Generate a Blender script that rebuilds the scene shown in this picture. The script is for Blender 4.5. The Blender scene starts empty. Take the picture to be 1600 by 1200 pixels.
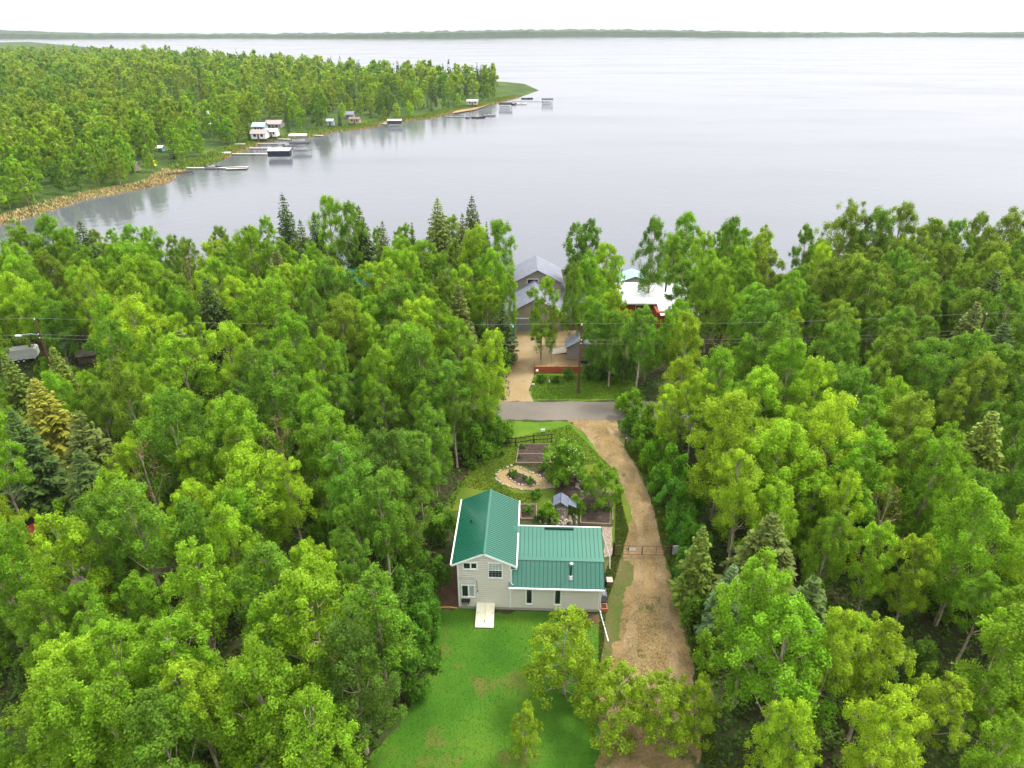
import bpy, bmesh, math, random
import numpy as np
from mathutils import Vector, Matrix

S = bpy.context.scene
C = S.collection
rnd = random.Random(7)
R = math.radians

# ------------------------------------------------------------------ camera, sky, sun, exposure
F_PX, CAM_H, PITCH = 1067.0, 45.0, math.atan(560 / 1067)
cam_d = bpy.data.cameras.new('camera')
cam = bpy.data.objects.new('camera', cam_d); C.objects.link(cam)
cam.location = (0, 0, CAM_H)
cam.rotation_euler = (math.pi / 2 - PITCH, 0, 0)
cam_d.sensor_width = 36.0
cam_d.lens = 36.0 * F_PX / 1600
cam_d.clip_start = 0.5
cam_d.clip_end = 30000
S.camera = cam

SUN_EL, SUN_AZ = R(60), R(62)          # azimuth clockwise from +Y: high on the right
w = bpy.data.worlds.new('World'); S.world = w; w.use_nodes = True
nt = w.node_tree; nt.nodes.clear()
sky = nt.nodes.new('ShaderNodeTexSky'); sky.sky_type = 'NISHITA'; sky.sun_disc = False
sky.sun_elevation = SUN_EL; sky.sun_rotation = SUN_AZ
sky.air_density = 1.0; sky.dust_density = 4.0; sky.ozone_density = 1.0
hs = nt.nodes.new('ShaderNodeHueSaturation'); hs.inputs['Saturation'].default_value = 0.22
mixc = nt.nodes.new('ShaderNodeMix'); mixc.data_type = 'RGBA'; mixc.inputs[0].default_value = 0.65
mixc.inputs[7].default_value = (9.2, 9.3, 9.75, 1)      # the even cloud deck
bg = nt.nodes.new('ShaderNodeBackground'); bg.inputs[1].default_value = 0.1
wo = nt.nodes.new('ShaderNodeOutputWorld')
nt.links.new(sky.outputs[0], hs.inputs['Color']); nt.links.new(hs.outputs[0], mixc.inputs[6])
tcw = nt.nodes.new('ShaderNodeTexCoord'); sxyz = nt.nodes.new('ShaderNodeSeparateXYZ'); mrw = nt.nodes.new('ShaderNodeMapRange')   # overcast: the zenith is brighter than the horizon
mrw.inputs[1].default_value = 0; mrw.inputs[2].default_value = 1; mrw.inputs[3].default_value = .72; mrw.inputs[4].default_value = 1.5
vmw = nt.nodes.new('ShaderNodeVectorMath'); vmw.operation = 'SCALE'
nt.links.new(tcw.outputs['Generated'], sxyz.inputs[0]); nt.links.new(sxyz.outputs['Z'], mrw.inputs[0])
nt.links.new(mixc.outputs[2], vmw.inputs[0]); nt.links.new(mrw.outputs[0], vmw.inputs['Scale']); nt.links.new(vmw.outputs[0], bg.inputs[0]); nt.links.new(bg.outputs[0], wo.inputs[0])
sd = bpy.data.lights.new('sun', 'SUN'); sd.energy = 1.5; sd.angle = R(11); sd.color = (1, .95, .86)
so = bpy.data.objects.new('sun', sd); C.objects.link(so)
sv = Vector((math.sin(SUN_AZ) * math.cos(SUN_EL), math.cos(SUN_AZ) * math.cos(SUN_EL), math.sin(SUN_EL)))
so.rotation_euler = sv.to_track_quat('Z', 'Y').to_euler(); so.location = (40, 0, 120)
S.view_settings.view_transform = 'Standard'
S.view_settings.look = 'None'
S.view_settings.exposure = 1.2
S.view_settings.gamma = 1
S.view_settings.use_curve_mapping = False
S.cycles.max_bounces = 8
S.cycles.diffuse_bounces = 5
S.cycles.transmission_bounces = 5
S.cycles.use_denoising = True

cp, sp_ = math.cos(PITCH), math.sin(PITCH)
def G(px, py, z=0.0):
    """ground point (height z) seen at a photo position"""
    u = (px - 800) / F_PX; v = (py - 600) / F_PX
    d = (u, cp - v * sp_, -sp_ - v * cp)
    t = (z - CAM_H) / d[2]
    return Vector((d[0] * t, d[1] * t, z))
def proj(x, y, z):
    dz = z - CAM_H
    zc = y * cp - dz * sp_; yc = -y * sp_ - dz * cp
    return 800 + F_PX * x / zc, 600 + F_PX * yc / zc

# ------------------------------------------------------------------ materials
MATS = {}
def mat(name, col, col2=None, rough=.8, scale=3.0, bump=0.0, bscale=None, metal=0.0, spec=.4, detail=5, lo=.35, hi=.65, stretch=None, coat=0):
    if name in MATS: return MATS[name]
    m = bpy.data.materials.new(name); m.use_nodes = True
    n = m.node_tree; b = n.nodes['Principled BSDF']
    b.inputs['Roughness'].default_value = rough; b.inputs['Metallic'].default_value = metal
    b.inputs['Specular IOR Level'].default_value = spec
    b.inputs['Coat Weight'].default_value = coat; b.inputs['Coat Roughness'].default_value = .12
    col2 = col2 or tuple(c * .78 for c in col)
    tc = n.nodes.new('ShaderNodeTexCoord'); mp = n.nodes.new('ShaderNodeMapping')
    if stretch: mp.inputs['Scale'].default_value = stretch
    n.links.new(tc.outputs['Object'], mp.inputs[0])
    no = n.nodes.new('ShaderNodeTexNoise'); no.inputs['Scale'].default_value = scale; no.inputs['Detail'].default_value = detail
    n.links.new(mp.outputs[0], no.inputs['Vector'])
    r = n.nodes.new('ShaderNodeValToRGB')
    r.color_ramp.elements[0].position = lo; r.color_ramp.elements[1].position = hi
    r.color_ramp.elements[0].color = (*col2, 1); r.color_ramp.elements[1].color = (*col, 1)
    n.links.new(no.outputs[0], r.inputs[0]); n.links.new(r.outputs[0], b.inputs['Base Color'])
    if bump:
        nb = n.nodes.new('ShaderNodeTexNoise'); nb.inputs['Scale'].default_value = bscale or scale * 6; nb.inputs['Detail'].default_value = 6
        n.links.new(mp.outputs[0], nb.inputs['Vector'])
        bp = n.nodes.new('ShaderNodeBump'); bp.inputs['Strength'].default_value = bump; bp.inputs['Distance'].default_value = .05
        n.links.new(nb.outputs[0], bp.inputs['Height']); n.links.new(bp.outputs[0], b.inputs['Normal'])
    MATS[name] = m; return m

def ground_mat(name, stops, s1, s2, mixw=.5, bump=.5, third=None):
    """two noises summed drive a ramp of earth or grass colours; third = (colour, scale, threshold) adds patches"""
    m = bpy.data.materials.new(name); m.use_nodes = True
    n = m.node_tree; b = n.nodes['Principled BSDF']; b.inputs['Roughness'].default_value = .95; b.inputs['Specular IOR Level'].default_value = .15
    tc = n.nodes.new('ShaderNodeTexCoord')
    a = n.nodes.new('ShaderNodeTexNoise'); a.inputs['Scale'].default_value = s1; a.inputs['Detail'].default_value = 6
    c = n.nodes.new('ShaderNodeTexNoise'); c.inputs['Scale'].default_value = s2; c.inputs['Detail'].default_value = 8; c.inputs['Roughness'].default_value = .75
    for q in (a, c): n.links.new(tc.outputs['Object'], q.inputs['Vector'])
    mx = n.nodes.new('ShaderNodeMix'); mx.inputs[0].default_value = mixw
    n.links.new(a.outputs[0], mx.inputs[2]); n.links.new(c.outputs[0], mx.inputs[3])
    r = n.nodes.new('ShaderNodeValToRGB')
    el = r.color_ramp.elements
    while len(el) < len(stops): el.new(.5)
    for e, (p, col) in zip(el, stops): e.position = p; e.color = (*col, 1)
    n.links.new(mx.outputs[0], r.inputs[0])
    out = r.outputs[0]
    if third:
        col, sc, th = third
        t = n.nodes.new('ShaderNodeTexNoise'); t.inputs['Scale'].default_value = sc; t.inputs['Detail'].default_value = 9; t.inputs['Roughness'].default_value = .7
        n.links.new(tc.outputs['Object'], t.inputs['Vector'])
        rr = n.nodes.new('ShaderNodeMapRange'); rr.inputs[1].default_value = th; rr.inputs[2].default_value = th + .09
        n.links.new(t.outputs[0], rr.inputs[0])
        m2 = n.nodes.new('ShaderNodeMix'); m2.data_type = 'RGBA'
        n.links.new(rr.outputs[0], m2.inputs[0]); n.links.new(out, m2.inputs[6])
        rc = n.nodes.new('ShaderNodeValToRGB'); rc.color_ramp.elements[0].color = (*[x * .7 for x in col], 1); rc.color_ramp.elements[1].color = (*[x * 1.25 for x in col], 1)
        n.links.new(c.outputs[0], rc.inputs[0]); n.links.new(rc.outputs[0], m2.inputs[7]); out = m2.outputs[2]
    n.links.new(out, b.inputs['Base Color'])
    bp = n.nodes.new('ShaderNodeBump'); bp.inputs['Strength'].default_value = bump; bp.inputs['Distance'].default_value = .08
    n.links.new(c.outputs[0], bp.inputs['Height']); n.links.new(bp.outputs[0], b.inputs['Normal'])
    MATS[name] = m; return m

def leaf_mat(name, trans=.5, rough=.55, tintlo=.42, tinthi=1.58):
    """leaf colour = the object's own colour, varied leaf by leaf"""
    m = bpy.data.materials.new(name); m.use_nodes = True
    n = m.node_tree; n.nodes.clear()
    oi = n.nodes.new('ShaderNodeObjectInfo'); at = n.nodes.new('ShaderNodeAttribute'); at.attribute_name = 'tint'
    mr = n.nodes.new('ShaderNodeMapRange'); mr.inputs[3].default_value = tintlo; mr.inputs[4].default_value = tinthi
    n.links.new(at.outputs['Fac'], mr.inputs[0])
    vm = n.nodes.new('ShaderNodeVectorMath'); vm.operation = 'SCALE'
    n.links.new(oi.outputs['Color'], vm.inputs[0]); n.links.new(mr.outputs[0], vm.inputs['Scale'])
    p = n.nodes.new('ShaderNodeBsdfPrincipled'); p.inputs['Roughness'].default_value = rough; p.inputs['Specular IOR Level'].default_value = .12
    n.links.new(vm.outputs[0], p.inputs['Base Color'])
    out = n.nodes.new('ShaderNodeOutputMaterial')
    if trans:
        ty = n.nodes.new('ShaderNodeVectorMath'); ty.operation = 'MULTIPLY'; ty.inputs[1].default_value = (1.35, 1.25, .6)
        n.links.new(vm.outputs[0], ty.inputs[0])
        t = n.nodes.new('ShaderNodeBsdfTranslucent'); n.links.new(ty.outputs[0], t.inputs['Color'])
        ms = n.nodes.new('ShaderNodeMixShader'); ms.inputs[0].default_value = trans
        n.links.new(p.outputs[0], ms.inputs[1]); n.links.new(t.outputs[0], ms.inputs[2]); n.links.new(ms.outputs[0], out.inputs[0])
    else: n.links.new(p.outputs[0], out.inputs[0])
    MATS[name] = m; return m

LEAF = leaf_mat('leaf'); NEEDLE = leaf_mat('needle', .12, .6, .6, 1.5)
BARK = mat('aspen_bark', (.5, .43, .3), (.2, .16, .1), rough=.9, scale=1.6, stretch=(3, 3, .8))
BARKD = mat('dark_bark', (.1, .075, .05), (.05, .035, .025), rough=.95, scale=3)
WHITE = mat('white_paint', (.82, .82, .8), (.74, .74, .72), rough=.5)
SIDING = mat('siding_vinyl', (.64, .6, .51), (.605, .565, .475), rough=.6, scale=.7)
GREENROOF = mat('green_steel', (.004, .13, .075), (.002, .108, .06), rough=.34, scale=.35, metal=.25, spec=.7, coat=.55)
GLASS = mat('window_glass', (.02, .024, .026), (.015, .018, .02), rough=.06, spec=.6)
GLASSB = mat('blind_behind_glass', (.38, .43, .4), (.3, .36, .33), rough=.1, spec=.6, scale=9)
CONC = mat('concrete', (.42, .37, .3), (.33, .31, .27), rough=.9, scale=4)
STEELR = mat('rust_brown_steel', (.17, .06, .04), (.1, .035, .025), rough=.6, scale=5)
BLACK = mat('black_plastic', (.02, .02, .022), rough=.45)
GALV = mat('galvanised_steel', (.6, .61, .62), (.42, .43, .44), rough=.35, metal=.8, scale=6)
WOODG = mat('weathered_wood', (.3, .23, .15), (.17, .13, .09), rough=.9, scale=4, stretch=(1, 8, 8))
WOODD = mat('dark_wood', (.07, .045, .03), (.04, .028, .02), rough=.85, scale=5)
POLEW = mat('pole_wood', (.14, .055, .03), (.08, .032, .02), rough=.9, scale=5, stretch=(6, 6, .5))
REDW = mat('red_stained_wood', (.42, .085, .025), (.28, .055, .018), rough=.8, scale=3)
GREYR = mat('grey_shingle', (.2, .21, .25), (.155, .165, .2), rough=.6, scale=1.2, bump=.3, bscale=14)
TAUPE = mat('taupe_siding', (.33, .28, .22), (.28, .24, .19), rough=.8, scale=1)
STONE = mat('field_stone', (.42, .36, .29), (.2, .17, .14), rough=.9, scale=5)
STONEP = mat('pale_stone', (.48, .41, .32), (.26, .21, .16), rough=.9, scale=5)
CREAM = mat('cream_painted_steel', (.78, .75, .55), (.7, .67, .48), rough=.5, scale=1.2)
YELLOW = mat('yellow_pipe', (.62, .36, .05), rough=.5)
TURQ = mat('turquoise_plastic', (.05, .42, .45), rough=.4)
BLUEGREY = mat('blue_grey_tarp', (.15, .17, .235), (.1, .115, .16), rough=.55, scale=4)
NAVY = mat('navy_canvas', (.018, .025, .045), rough=.7)
GREENPL = mat('green_plastic', (.02, .32, .12), rough=.5)
REDP = mat('dark_red_paint', (.2, .02, .018), rough=.4)
ORANGE = mat('orange_cloth', (.75, .16, .03), rough=.6)
TAN = mat('tan_board', (.5, .38, .22), (.4, .3, .17), rough=.8)
WIRE = mat('bare_wire', (.5, .5, .46), rough=.5)
RUBBER = mat('tyre_rubber', (.02, .02, .02), rough=.8)
DOCKW = mat('dock_boards', (.55, .52, .45), (.4, .38, .32), rough=.85, scale=2)
BROWNR = mat('brown_shingle', (.22, .17, .14), (.15, .12, .1), rough=.85, scale=2)
SOIL = mat('dark_soil', (.07, .045, .032), (.028, .02, .015), rough=1, scale=3, bump=.8, bscale=9)
CHIPS = mat('wood_chips', (.36, .25, .11), (.22, .15, .07), rough=1, scale=6, bump=.7, bscale=20)

# ------------------------------------------------------------------ helpers
def link(o, parent=None):
    C.objects.link(o)
    if parent is not None: o.parent = parent
    return o
def tag(o, label=None, cat=None, group=None, kind=None):
    if label: o['label'] = label
    if cat: o['category'] = cat
    if group: o['group'] = group
    if kind: o['kind'] = kind
    return o
def thing(name, label, cat, loc=(0, 0, 0), rz=0.0, group=None):
    o = bpy.data.objects.new(name, None); o.empty_display_size = .3
    o.location = loc; o.rotation_euler = (0, 0, rz)
    link(o); return tag(o, label, cat, group)

class MB:
    """collects boxes, bars, tubes and sheets and links them as one mesh"""
    def __init__(s): s.v = []; s.f = []
    def add(s, vs, fs):
        k = len(s.v); s.v += [tuple(p) for p in vs]; s.f += [tuple(i + k for i in f) for f in fs]; return s
    def box(s, x0, x1, y0, y1, z0, z1):
        v = [(x0, y0, z0), (x1, y0, z0), (x1, y1, z0), (x0, y1, z0), (x0, y0, z1), (x1, y0, z1), (x1, y1, z1), (x0, y1, z1)]
        return s.add(v, [(0, 3, 2, 1), (4, 5, 6, 7), (0, 1, 5, 4), (1, 2, 6, 5), (2, 3, 7, 6), (3, 0, 4, 7)])
    def bar(s, p, q, wd, th, up=(0, 0, 1)):
        p = Vector(p); q = Vector(q); d = (q - p).normalized(); u = Vector(up)
        if abs(d.dot(u)) > .95: u = Vector((1, 0, 0))
        a = d.cross(u).normalized() * wd / 2; b = a.cross(d).normalized() * th / 2
        v = [p - a - b, p + a - b, p + a + b, p - a + b, q - a - b, q + a - b, q + a + b, q - a + b]
        return s.add(v, [(0, 1, 2, 3), (7, 6, 5, 4), (0, 4, 5, 1), (1, 5, 6, 2), (2, 6, 7, 3), (3, 7, 4, 0)])
    def slab(s, quad, th):
        """a quad (4 points, anticlockwise seen from outside) thickened inwards"""
        q = [Vector(p) for p in quad]; n = (q[1] - q[0]).cross(q[3] - q[0]).normalized() * th
        v = q + [p - n for p in q]
        return s.add(v, [(0, 1, 2, 3), (7, 6, 5, 4), (0, 4, 5, 1), (1, 5, 6, 2), (2, 6, 7, 3), (3, 7, 4, 0)])
    def tube(s, pts, rad, n=8, cap=True):
        pts = [Vector(p) for p in pts]
        if not hasattr(rad, '__len__'): rad = [rad] * len(pts)
        rings = []
        for i, p in enumerate(pts):
            d = (pts[min(i + 1, len(pts) - 1)] - pts[max(i - 1, 0)]).normalized()
            u = Vector((0, 0, 1)) if abs(d.z) < .9 else Vector((1, 0, 0))
            a = d.cross(u).normalized(); b = a.cross(d)
            rings.append([p + (a * math.cos(2 * math.pi * k / n) + b * math.sin(2 * math.pi * k / n)) * rad[i] for k in range(n)])
        v = [q for r in rings for q in r]; f = []
        for i in range(len(pts) - 1):
            for k in range(n):
                f.append((i * n + k, i * n + (k + 1) % n, (i + 1) * n + (k + 1) % n, (i + 1) * n + k))
        if cap: f += [tuple(range(n - 1, -1, -1)), tuple(range((len(pts) - 1) * n, len(pts) * n))]
        return s.add(v, f)
    def prism(s, poly, a, b, axis='y'):
        """2D outline extruded from a to b; axis y: outline in xz; axis x: in yz; axis z: in xy"""
        n = len(poly)
        def P3(p, t): return (p[0], t, p[1]) if axis == 'y' else (t, p[0], p[1]) if axis == 'x' else (p[0], p[1], t)
        v = [P3(p, a) for p in poly] + [P3(p, b) for p in poly]
        f = [(i, (i + 1) % n, n + (i + 1) % n, n + i) for i in range(n)] + [tuple(range(n - 1, -1, -1)), tuple(range(n, 2 * n))]
        return s.add(v, f)
    def mesh(s, name, m):
        me = bpy.data.meshes.new(name); me.from_pydata(s.v, [], s.f)
        bm = bmesh.new(); bm.from_mesh(me); bmesh.ops.recalc_face_normals(bm, faces=bm.faces); bm.to_mesh(me); bm.free()
        me.materials.append(m); return me
    def build(s, name, m, parent=None, bevel=0, smooth=False):
        me = s.mesh(name, m)
        if smooth: me.polygons.foreach_set('use_smooth', [True] * len(me.polygons))
        o = bpy.data.objects.new(name, me); link(o, parent)
        if bevel:
            b = o.modifiers.new('bevel', 'BEVEL'); b.width = bevel; b.segments = 2
        return o
def part(name, me, parent, loc=(0, 0, 0), rot=(0, 0, 0), scale=(1, 1, 1), col=None):
    o = bpy.data.objects.new(name, me); link(o, parent); o.location = loc; o.rotation_euler = rot; o.scale = scale
    if col: o.color = (*col, 1)
    return o

def sheet(name, poly, z, m, jit=.25, step=.5, seed=1, kind='structure'):
    """a flat ground sheet with a ragged edge"""
    r = random.Random(seed); pts = []
    n = len(poly)
    for i in range(n):
        a = Vector(poly[i][:2]); b = Vector(poly[(i + 1) % n][:2]); L = (b - a).length; k = max(1, int(L / step))
        nv = Vector((-(b - a).y, (b - a).x)).normalized() if L else Vector((0, 0))
        for j in range(k):
            p = a.lerp(b, j / k)
            pts.append(p + nv * (r.gauss(0, jit * .5) + jit * math.sin(i * 3.1 + j * .9 * step)) * (1 if jit else 0))
    bm = bmesh.new(); vs = [bm.verts.new((p.x, p.y, z)) for p in pts]
    es = [bm.edges.new((vs[i], vs[(i + 1) % len(vs)])) for i in range(len(vs))]
    bmesh.ops.triangle_fill(bm, use_beauty=True, edges=es)
    for f in bm.faces:
        if f.normal.z < 0: f.normal_flip()
    me = bpy.data.meshes.new(name); bm.to_mesh(me); bm.free(); me.materials.append(m)
    o = bpy.data.objects.new(name, me); link(o); o['kind'] = kind; return o

def leaves_mesh(name, Q, tint, m):
    """Q: (N,4,3) leaf quads"""
    N = len(Q); me = bpy.data.meshes.new(name)
    me.vertices.add(N * 4); me.vertices.foreach_set('co', Q.reshape(-1).astype(np.float32))
    me.loops.add(N * 4); me.loops.foreach_set('vertex_index', np.arange(N * 4, dtype=np.int32))
    me.polygons.add(N); me.polygons.foreach_set('loop_start', np.arange(0, N * 4, 4, dtype=np.int32))
    try: me.polygons.foreach_set('loop_total', np.full(N, 4, dtype=np.int32))
    except Exception: pass
    at = me.attributes.new('tint', 'FLOAT', 'FACE'); at.data.foreach_set('value', tint.astype(np.float32))
    me.update(calc_edges=True); me.materials.append(m); return me
def leaf_quads(c, nrm, size, g, aspect=.62):
    """kite shaped leaves at c facing nrm"""
    N = len(c)
    nrm = nrm / np.linalg.norm(nrm, axis=1, keepdims=True)
    t = g.normal(size=(N, 3)); t -= nrm * (t * nrm).sum(1, keepdims=True); t /= np.linalg.norm(t, axis=1, keepdims=True)
    b = np.cross(nrm, t); s = np.asarray(size).reshape(-1, 1)
    return np.stack([c - t * s * .5, c + b * s * aspect * .5 - t * s * .08, c + t * s * .5, c - b * s * aspect * .5 - t * s * .08], 1)
def clump_leaves(cen, rad, n, size, g, zs=1.3, up=.55):
    """leaf puffs: cen (K,3), rad (K)"""
    K = len(cen); idx = np.repeat(np.arange(K), n)
    d = g.normal(size=(K * n, 3)); d /= np.linalg.norm(d, axis=1, keepdims=True)
    q = g.random(K * n) ** .55
    p = cen[idx] + d * (rad[idx] * q)[:, None] * np.array([1, 1, zs])
    nr = d * .7 + np.array([0, 0, up]) + g.normal(size=d.shape) * .6
    sz = size * (.7 + .6 * g.random(K * n))
    ct = g.random(K)
    tint = np.clip(.5 * ct[idx] + .5 * g.random(K * n), 0, 1)
    return leaf_quads(p, nr, sz, g), tint

def broadleaf(seed, H, Rr, base, ncl, nleaf, lsize, crad=(.5, .9), trunk_r=.13, forked=False):
    """returns (trunk MB, leaf quads, tint)"""
    g = np.random.default_rng(seed); r = random.Random(seed)
    lean = np.array([g.normal() * .25, g.normal() * .25])
    def axis(t): return np.array([lean[0] * t * t + .12 * math.sin(t * 5 + seed), lean[1] * t * t + .12 * math.cos(t * 4 + seed), H * t])
    tr = MB()
    ts = [0, .12, .3, .5, .7, .88, .97]
    tr.tube([axis(t) for t in ts], [trunk_r * 1.25, trunk_r, trunk_r * .85, trunk_r * .65, trunk_r * .42, trunk_r * .2, .012], 6)
    cen = []; rad = []
    nlb = max(8, ncl // 8); a0 = g.random() * 6.28
    for i in range(nlb):
        s = (i + .15 + .7 * g.random()) / nlb
        prof = math.sqrt(max(.02, 1 - ((s - .4) / .64) ** 2))
        a = a0 + i * 2.39996 + g.normal() * .3
        lr = Rr * (.42 + .16 * g.random()) * (1 - .2 * s)
        rr = max(0, Rr * prof * (.72 + .36 * g.random()) - lr * .6) * (1 if i % 4 else .45) if s < .88 else .12 * Rr
        ax = axis(base + (1 - base) * s * .93)
        lc = np.array([ax[0] + rr * math.cos(a), ax[1] + rr * math.sin(a), ax[2] - .1 * rr])
        p0 = axis(max(.1, base + (1 - base) * s * .9 - (.1 + .12 * rr / Rr)))
        tr.tube([p0, p0 * .4 + lc * .6 + np.array([0, 0, -.1 * rr]), lc], [trunk_r * .42 * (1.1 - s * .6), trunk_r * .26 * (1.1 - s * .6), .02], 4, cap=False)
        out = np.array([math.cos(a), math.sin(a), 0]) * min(1, rr / (Rr * .4) if Rr else 1)
        nc = int(round(ncl / nlb * (.75 + .5 * g.random())))
        for k in range(nc):
            d = g.normal(size=3); d /= np.linalg.norm(d); d = d + out * .5 + np.array([0, 0, .6]); d /= np.linalg.norm(d)
            c = lc + d * lr * (.45 + .6 * g.random()) * np.array([1, 1, 1.15])
            cen.append(c); rad.append((crad[0] + (crad[1] - crad[0]) * g.random()) * (1 - .25 * s))
            if k % 3 == 0: tr.tube([lc, c], [.022, .008], 3, cap=False)
    for k in range(5):                                              # bare dead twigs below the crown
        t = base * (.35 + .6 * g.random()); a = g.random() * 6.28; L = .5 + g.random() * 1.0; p0 = axis(t)
        tr.tube([p0, p0 + np.array([math.cos(a) * L, math.sin(a) * L, .1 + .3 * g.random()])], [.025, .008], 3, cap=False)
    Q, tint = clump_leaves(np.array(cen), np.array(rad), nleaf, lsize, g)
    return tr, Q, tint

def conifer(seed, H, Rr, base=.06, dz=.3, qs=1.0):
    g = np.random.default_rng(seed); tr = MB()
    tr.tube([(0, 0, 0), (.03, 0, H * .5), (0, .02, H * .97)], [.16, .1, .015], 6)
    P = []; N = []; Sz = []; T = []; D = []; Wd = []
    z = H * base
    while z < H * .985:
        s = (z / H - base) / (1 - base)
        L0 = Rr * (1 - s) ** .82 * (min(1, .55 + s * 4)) + .1
        nb = int(6 + 4 * (1 - s)); off = g.random() * 6.28
        for k in range(nb):
            a = off + k * 6.283 / nb + g.normal() * .16
            L = L0 * (.72 + .5 * g.random()); dr = np.array([math.cos(a), math.sin(a), 0.]); sd_ = np.array([-math.sin(a), math.cos(a), 0.])
            droop = .32 + .2 * g.random(); bt = g.random()
            st = max(2, int(L / .19 / qs))
            for j in range(st):
                u = (j + .6) / st; zz = z - droop * L * u * (1 - .45 * u) + .1 * (g.random() - .5)
                p = dr * L * u + np.array([0, 0, zz])
                wv = (.42 - .3 * abs(u - .35)) * min(1, L) * (.7 + .5 * g.random())
                for sg in (-1, 1):
                    tip = p + sd_ * sg * wv + dr * wv * .7 + np.array([0, 0, -.18 - .16 * g.random()]) * min(1, L)
                    P.append(p); D.append(tip); T.append(.55 * bt * (.4 + .6 * u) + .45 * g.random()); Wd.append(.095 * qs * (.7 + .6 * g.random()))
            tip = dr * (L * 1.06) + np.array([0, 0, z - droop * L * .55])
            P.append(dr * L * .75 + np.array([0, 0, z - droop * L * .5])); D.append(tip); T.append(.6 + .4 * g.random()); Wd.append(.2 * qs)
        z += dz * (.75 + .5 * g.random())
    P.append(np.array([0, 0, H * .95])); D.append(np.array([0, 0, H * 1.01])); T.append(.7); Wd.append(.1)
    P = np.array(P); D = np.array(D); T = np.array(T); Wd = np.array(Wd)
    ax = D - P; axn = ax / np.linalg.norm(ax, axis=1, keepdims=True)
    up = np.array([[0, 0, 1.]]) + g.normal(size=P.shape) * .5
    b = np.cross(axn, up); b /= np.linalg.norm(b, axis=1, keepdims=True)
    mid = P + ax * .45
    Q = np.stack([P, mid + b * Wd[:, None], D, mid - b * Wd[:, None]], 1)
    return tr, Q, np.clip(T, 0, 1)

# ------------------------------------------------------------------ terrain, water
FOREST = ground_mat('forest_floor', [(.36, (.025, .02, .012)), (.46, (.05, .042, .02)), (.55, (.045, .07, .016)), (.66, (.06, .12, .015))], .12, 1.6, .45, .8)
LAWN = ground_mat('lawn_grass', [(.33, (.03, .1, .006)), (.5, (.05, .14, .009)), (.66, (.09, .17, .014))], .22, 7.0, .35, .5, third=((.13, .125, .028), .13, .53))
GLAWN = ground_mat('garden_grass', [(.33, (.045, .085, .008)), (.5, (.085, .135, .012)), (.66, (.14, .17, .02))], .3, 7.0, .42, .6)
WORN = ground_mat('worn_grass', [(.3, (.04, .07, .012)), (.46, (.075, .1, .02)), (.56, (.12, .1, .04)), (.68, (.17, .125, .055))], .35, 4.0, .5, .7)
VERGE = ground_mat('verge_grass', [(.33, (.055, .12, .008)), (.5, (.085, .17, .012)), (.66, (.14, .2, .02))], .3, 5.0, .45, .6)
DIRT = ground_mat('driveway_dirt', [(.34, (.085, .056, .024)), (.45, (.175, .118, .05)), (.55, (.255, .178, .08)), (.66, (.34, .255, .14))], .35, 4.0, .55, .8, third=((.075, .085, .025), .42, .55))
SAND = ground_mat('yard_sand', [(.3, (.15, .1, .05)), (.48, (.28, .2, .1)), (.7, (.36, .28, .16))], .16, 3.0, .4, .5, third=((.2, .15, .09), .2, .6))
ROADM = ground_mat('road_chipseal', [(.3, (.11, .095, .075)), (.5, (.165, .145, .118)), (.7, (.21, .185, .15))], .15, 6.0, .5, .4)
FARG = ground_mat('far_meadow', [(.35, (.02, .035, .01)), (.5, (.045, .085, .013)), (.65, (.11, .15, .025))], .05, .6, .5, .5)
BARE = ground_mat('bare_earth', [(.35, (.06, .035, .022)), (.5, (.12, .07, .042)), (.66, (.17, .1, .06))], .8, 8.0, .5, .7)

LAKE_Z = -1.5
def near_shore(x): return 137.5 + 2.2 * math.sin(x * .045 + 1) + 1.3 * math.sin(x * .13) - (4 if 18 < x < 32 else 0)
def grid_obj(name, x0, x1, y0, y1, st, zf, m, zmin):
    nx = int((x1 - x0) / st) + 1; ny = int((y1 - y0) / st) + 1
    Z = [[zf(x0 + i * st, y0 + j * st) for i in range(nx)] for j in range(ny)]
    v = [(x0 + i * st, y0 + j * st, Z[j][i]) for j in range(ny) for i in range(nx)]
    f = []
    for j in range(ny - 1):
        for i in range(nx - 1):
            if max(Z[j][i], Z[j][i + 1], Z[j + 1][i], Z[j + 1][i + 1]) > zmin: f.append((j * nx + i, j * nx + i + 1, (j + 1) * nx + i + 1, (j + 1) * nx + i))
    me = bpy.data.meshes.new(name); me.from_pydata(v, [], f); me.materials.append(m)
    me.polygons.foreach_set('use_smooth', [True] * len(me.polygons))
    o = bpy.data.objects.new(name, me); link(o); o['kind'] = 'structure'; return o
grid_obj('ground', -420, 420, -80, 156, 3.0, lambda x, y: max(-4, min(0, (near_shore(x) - y - 6) * .22)), FOREST, -3.5)

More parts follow.
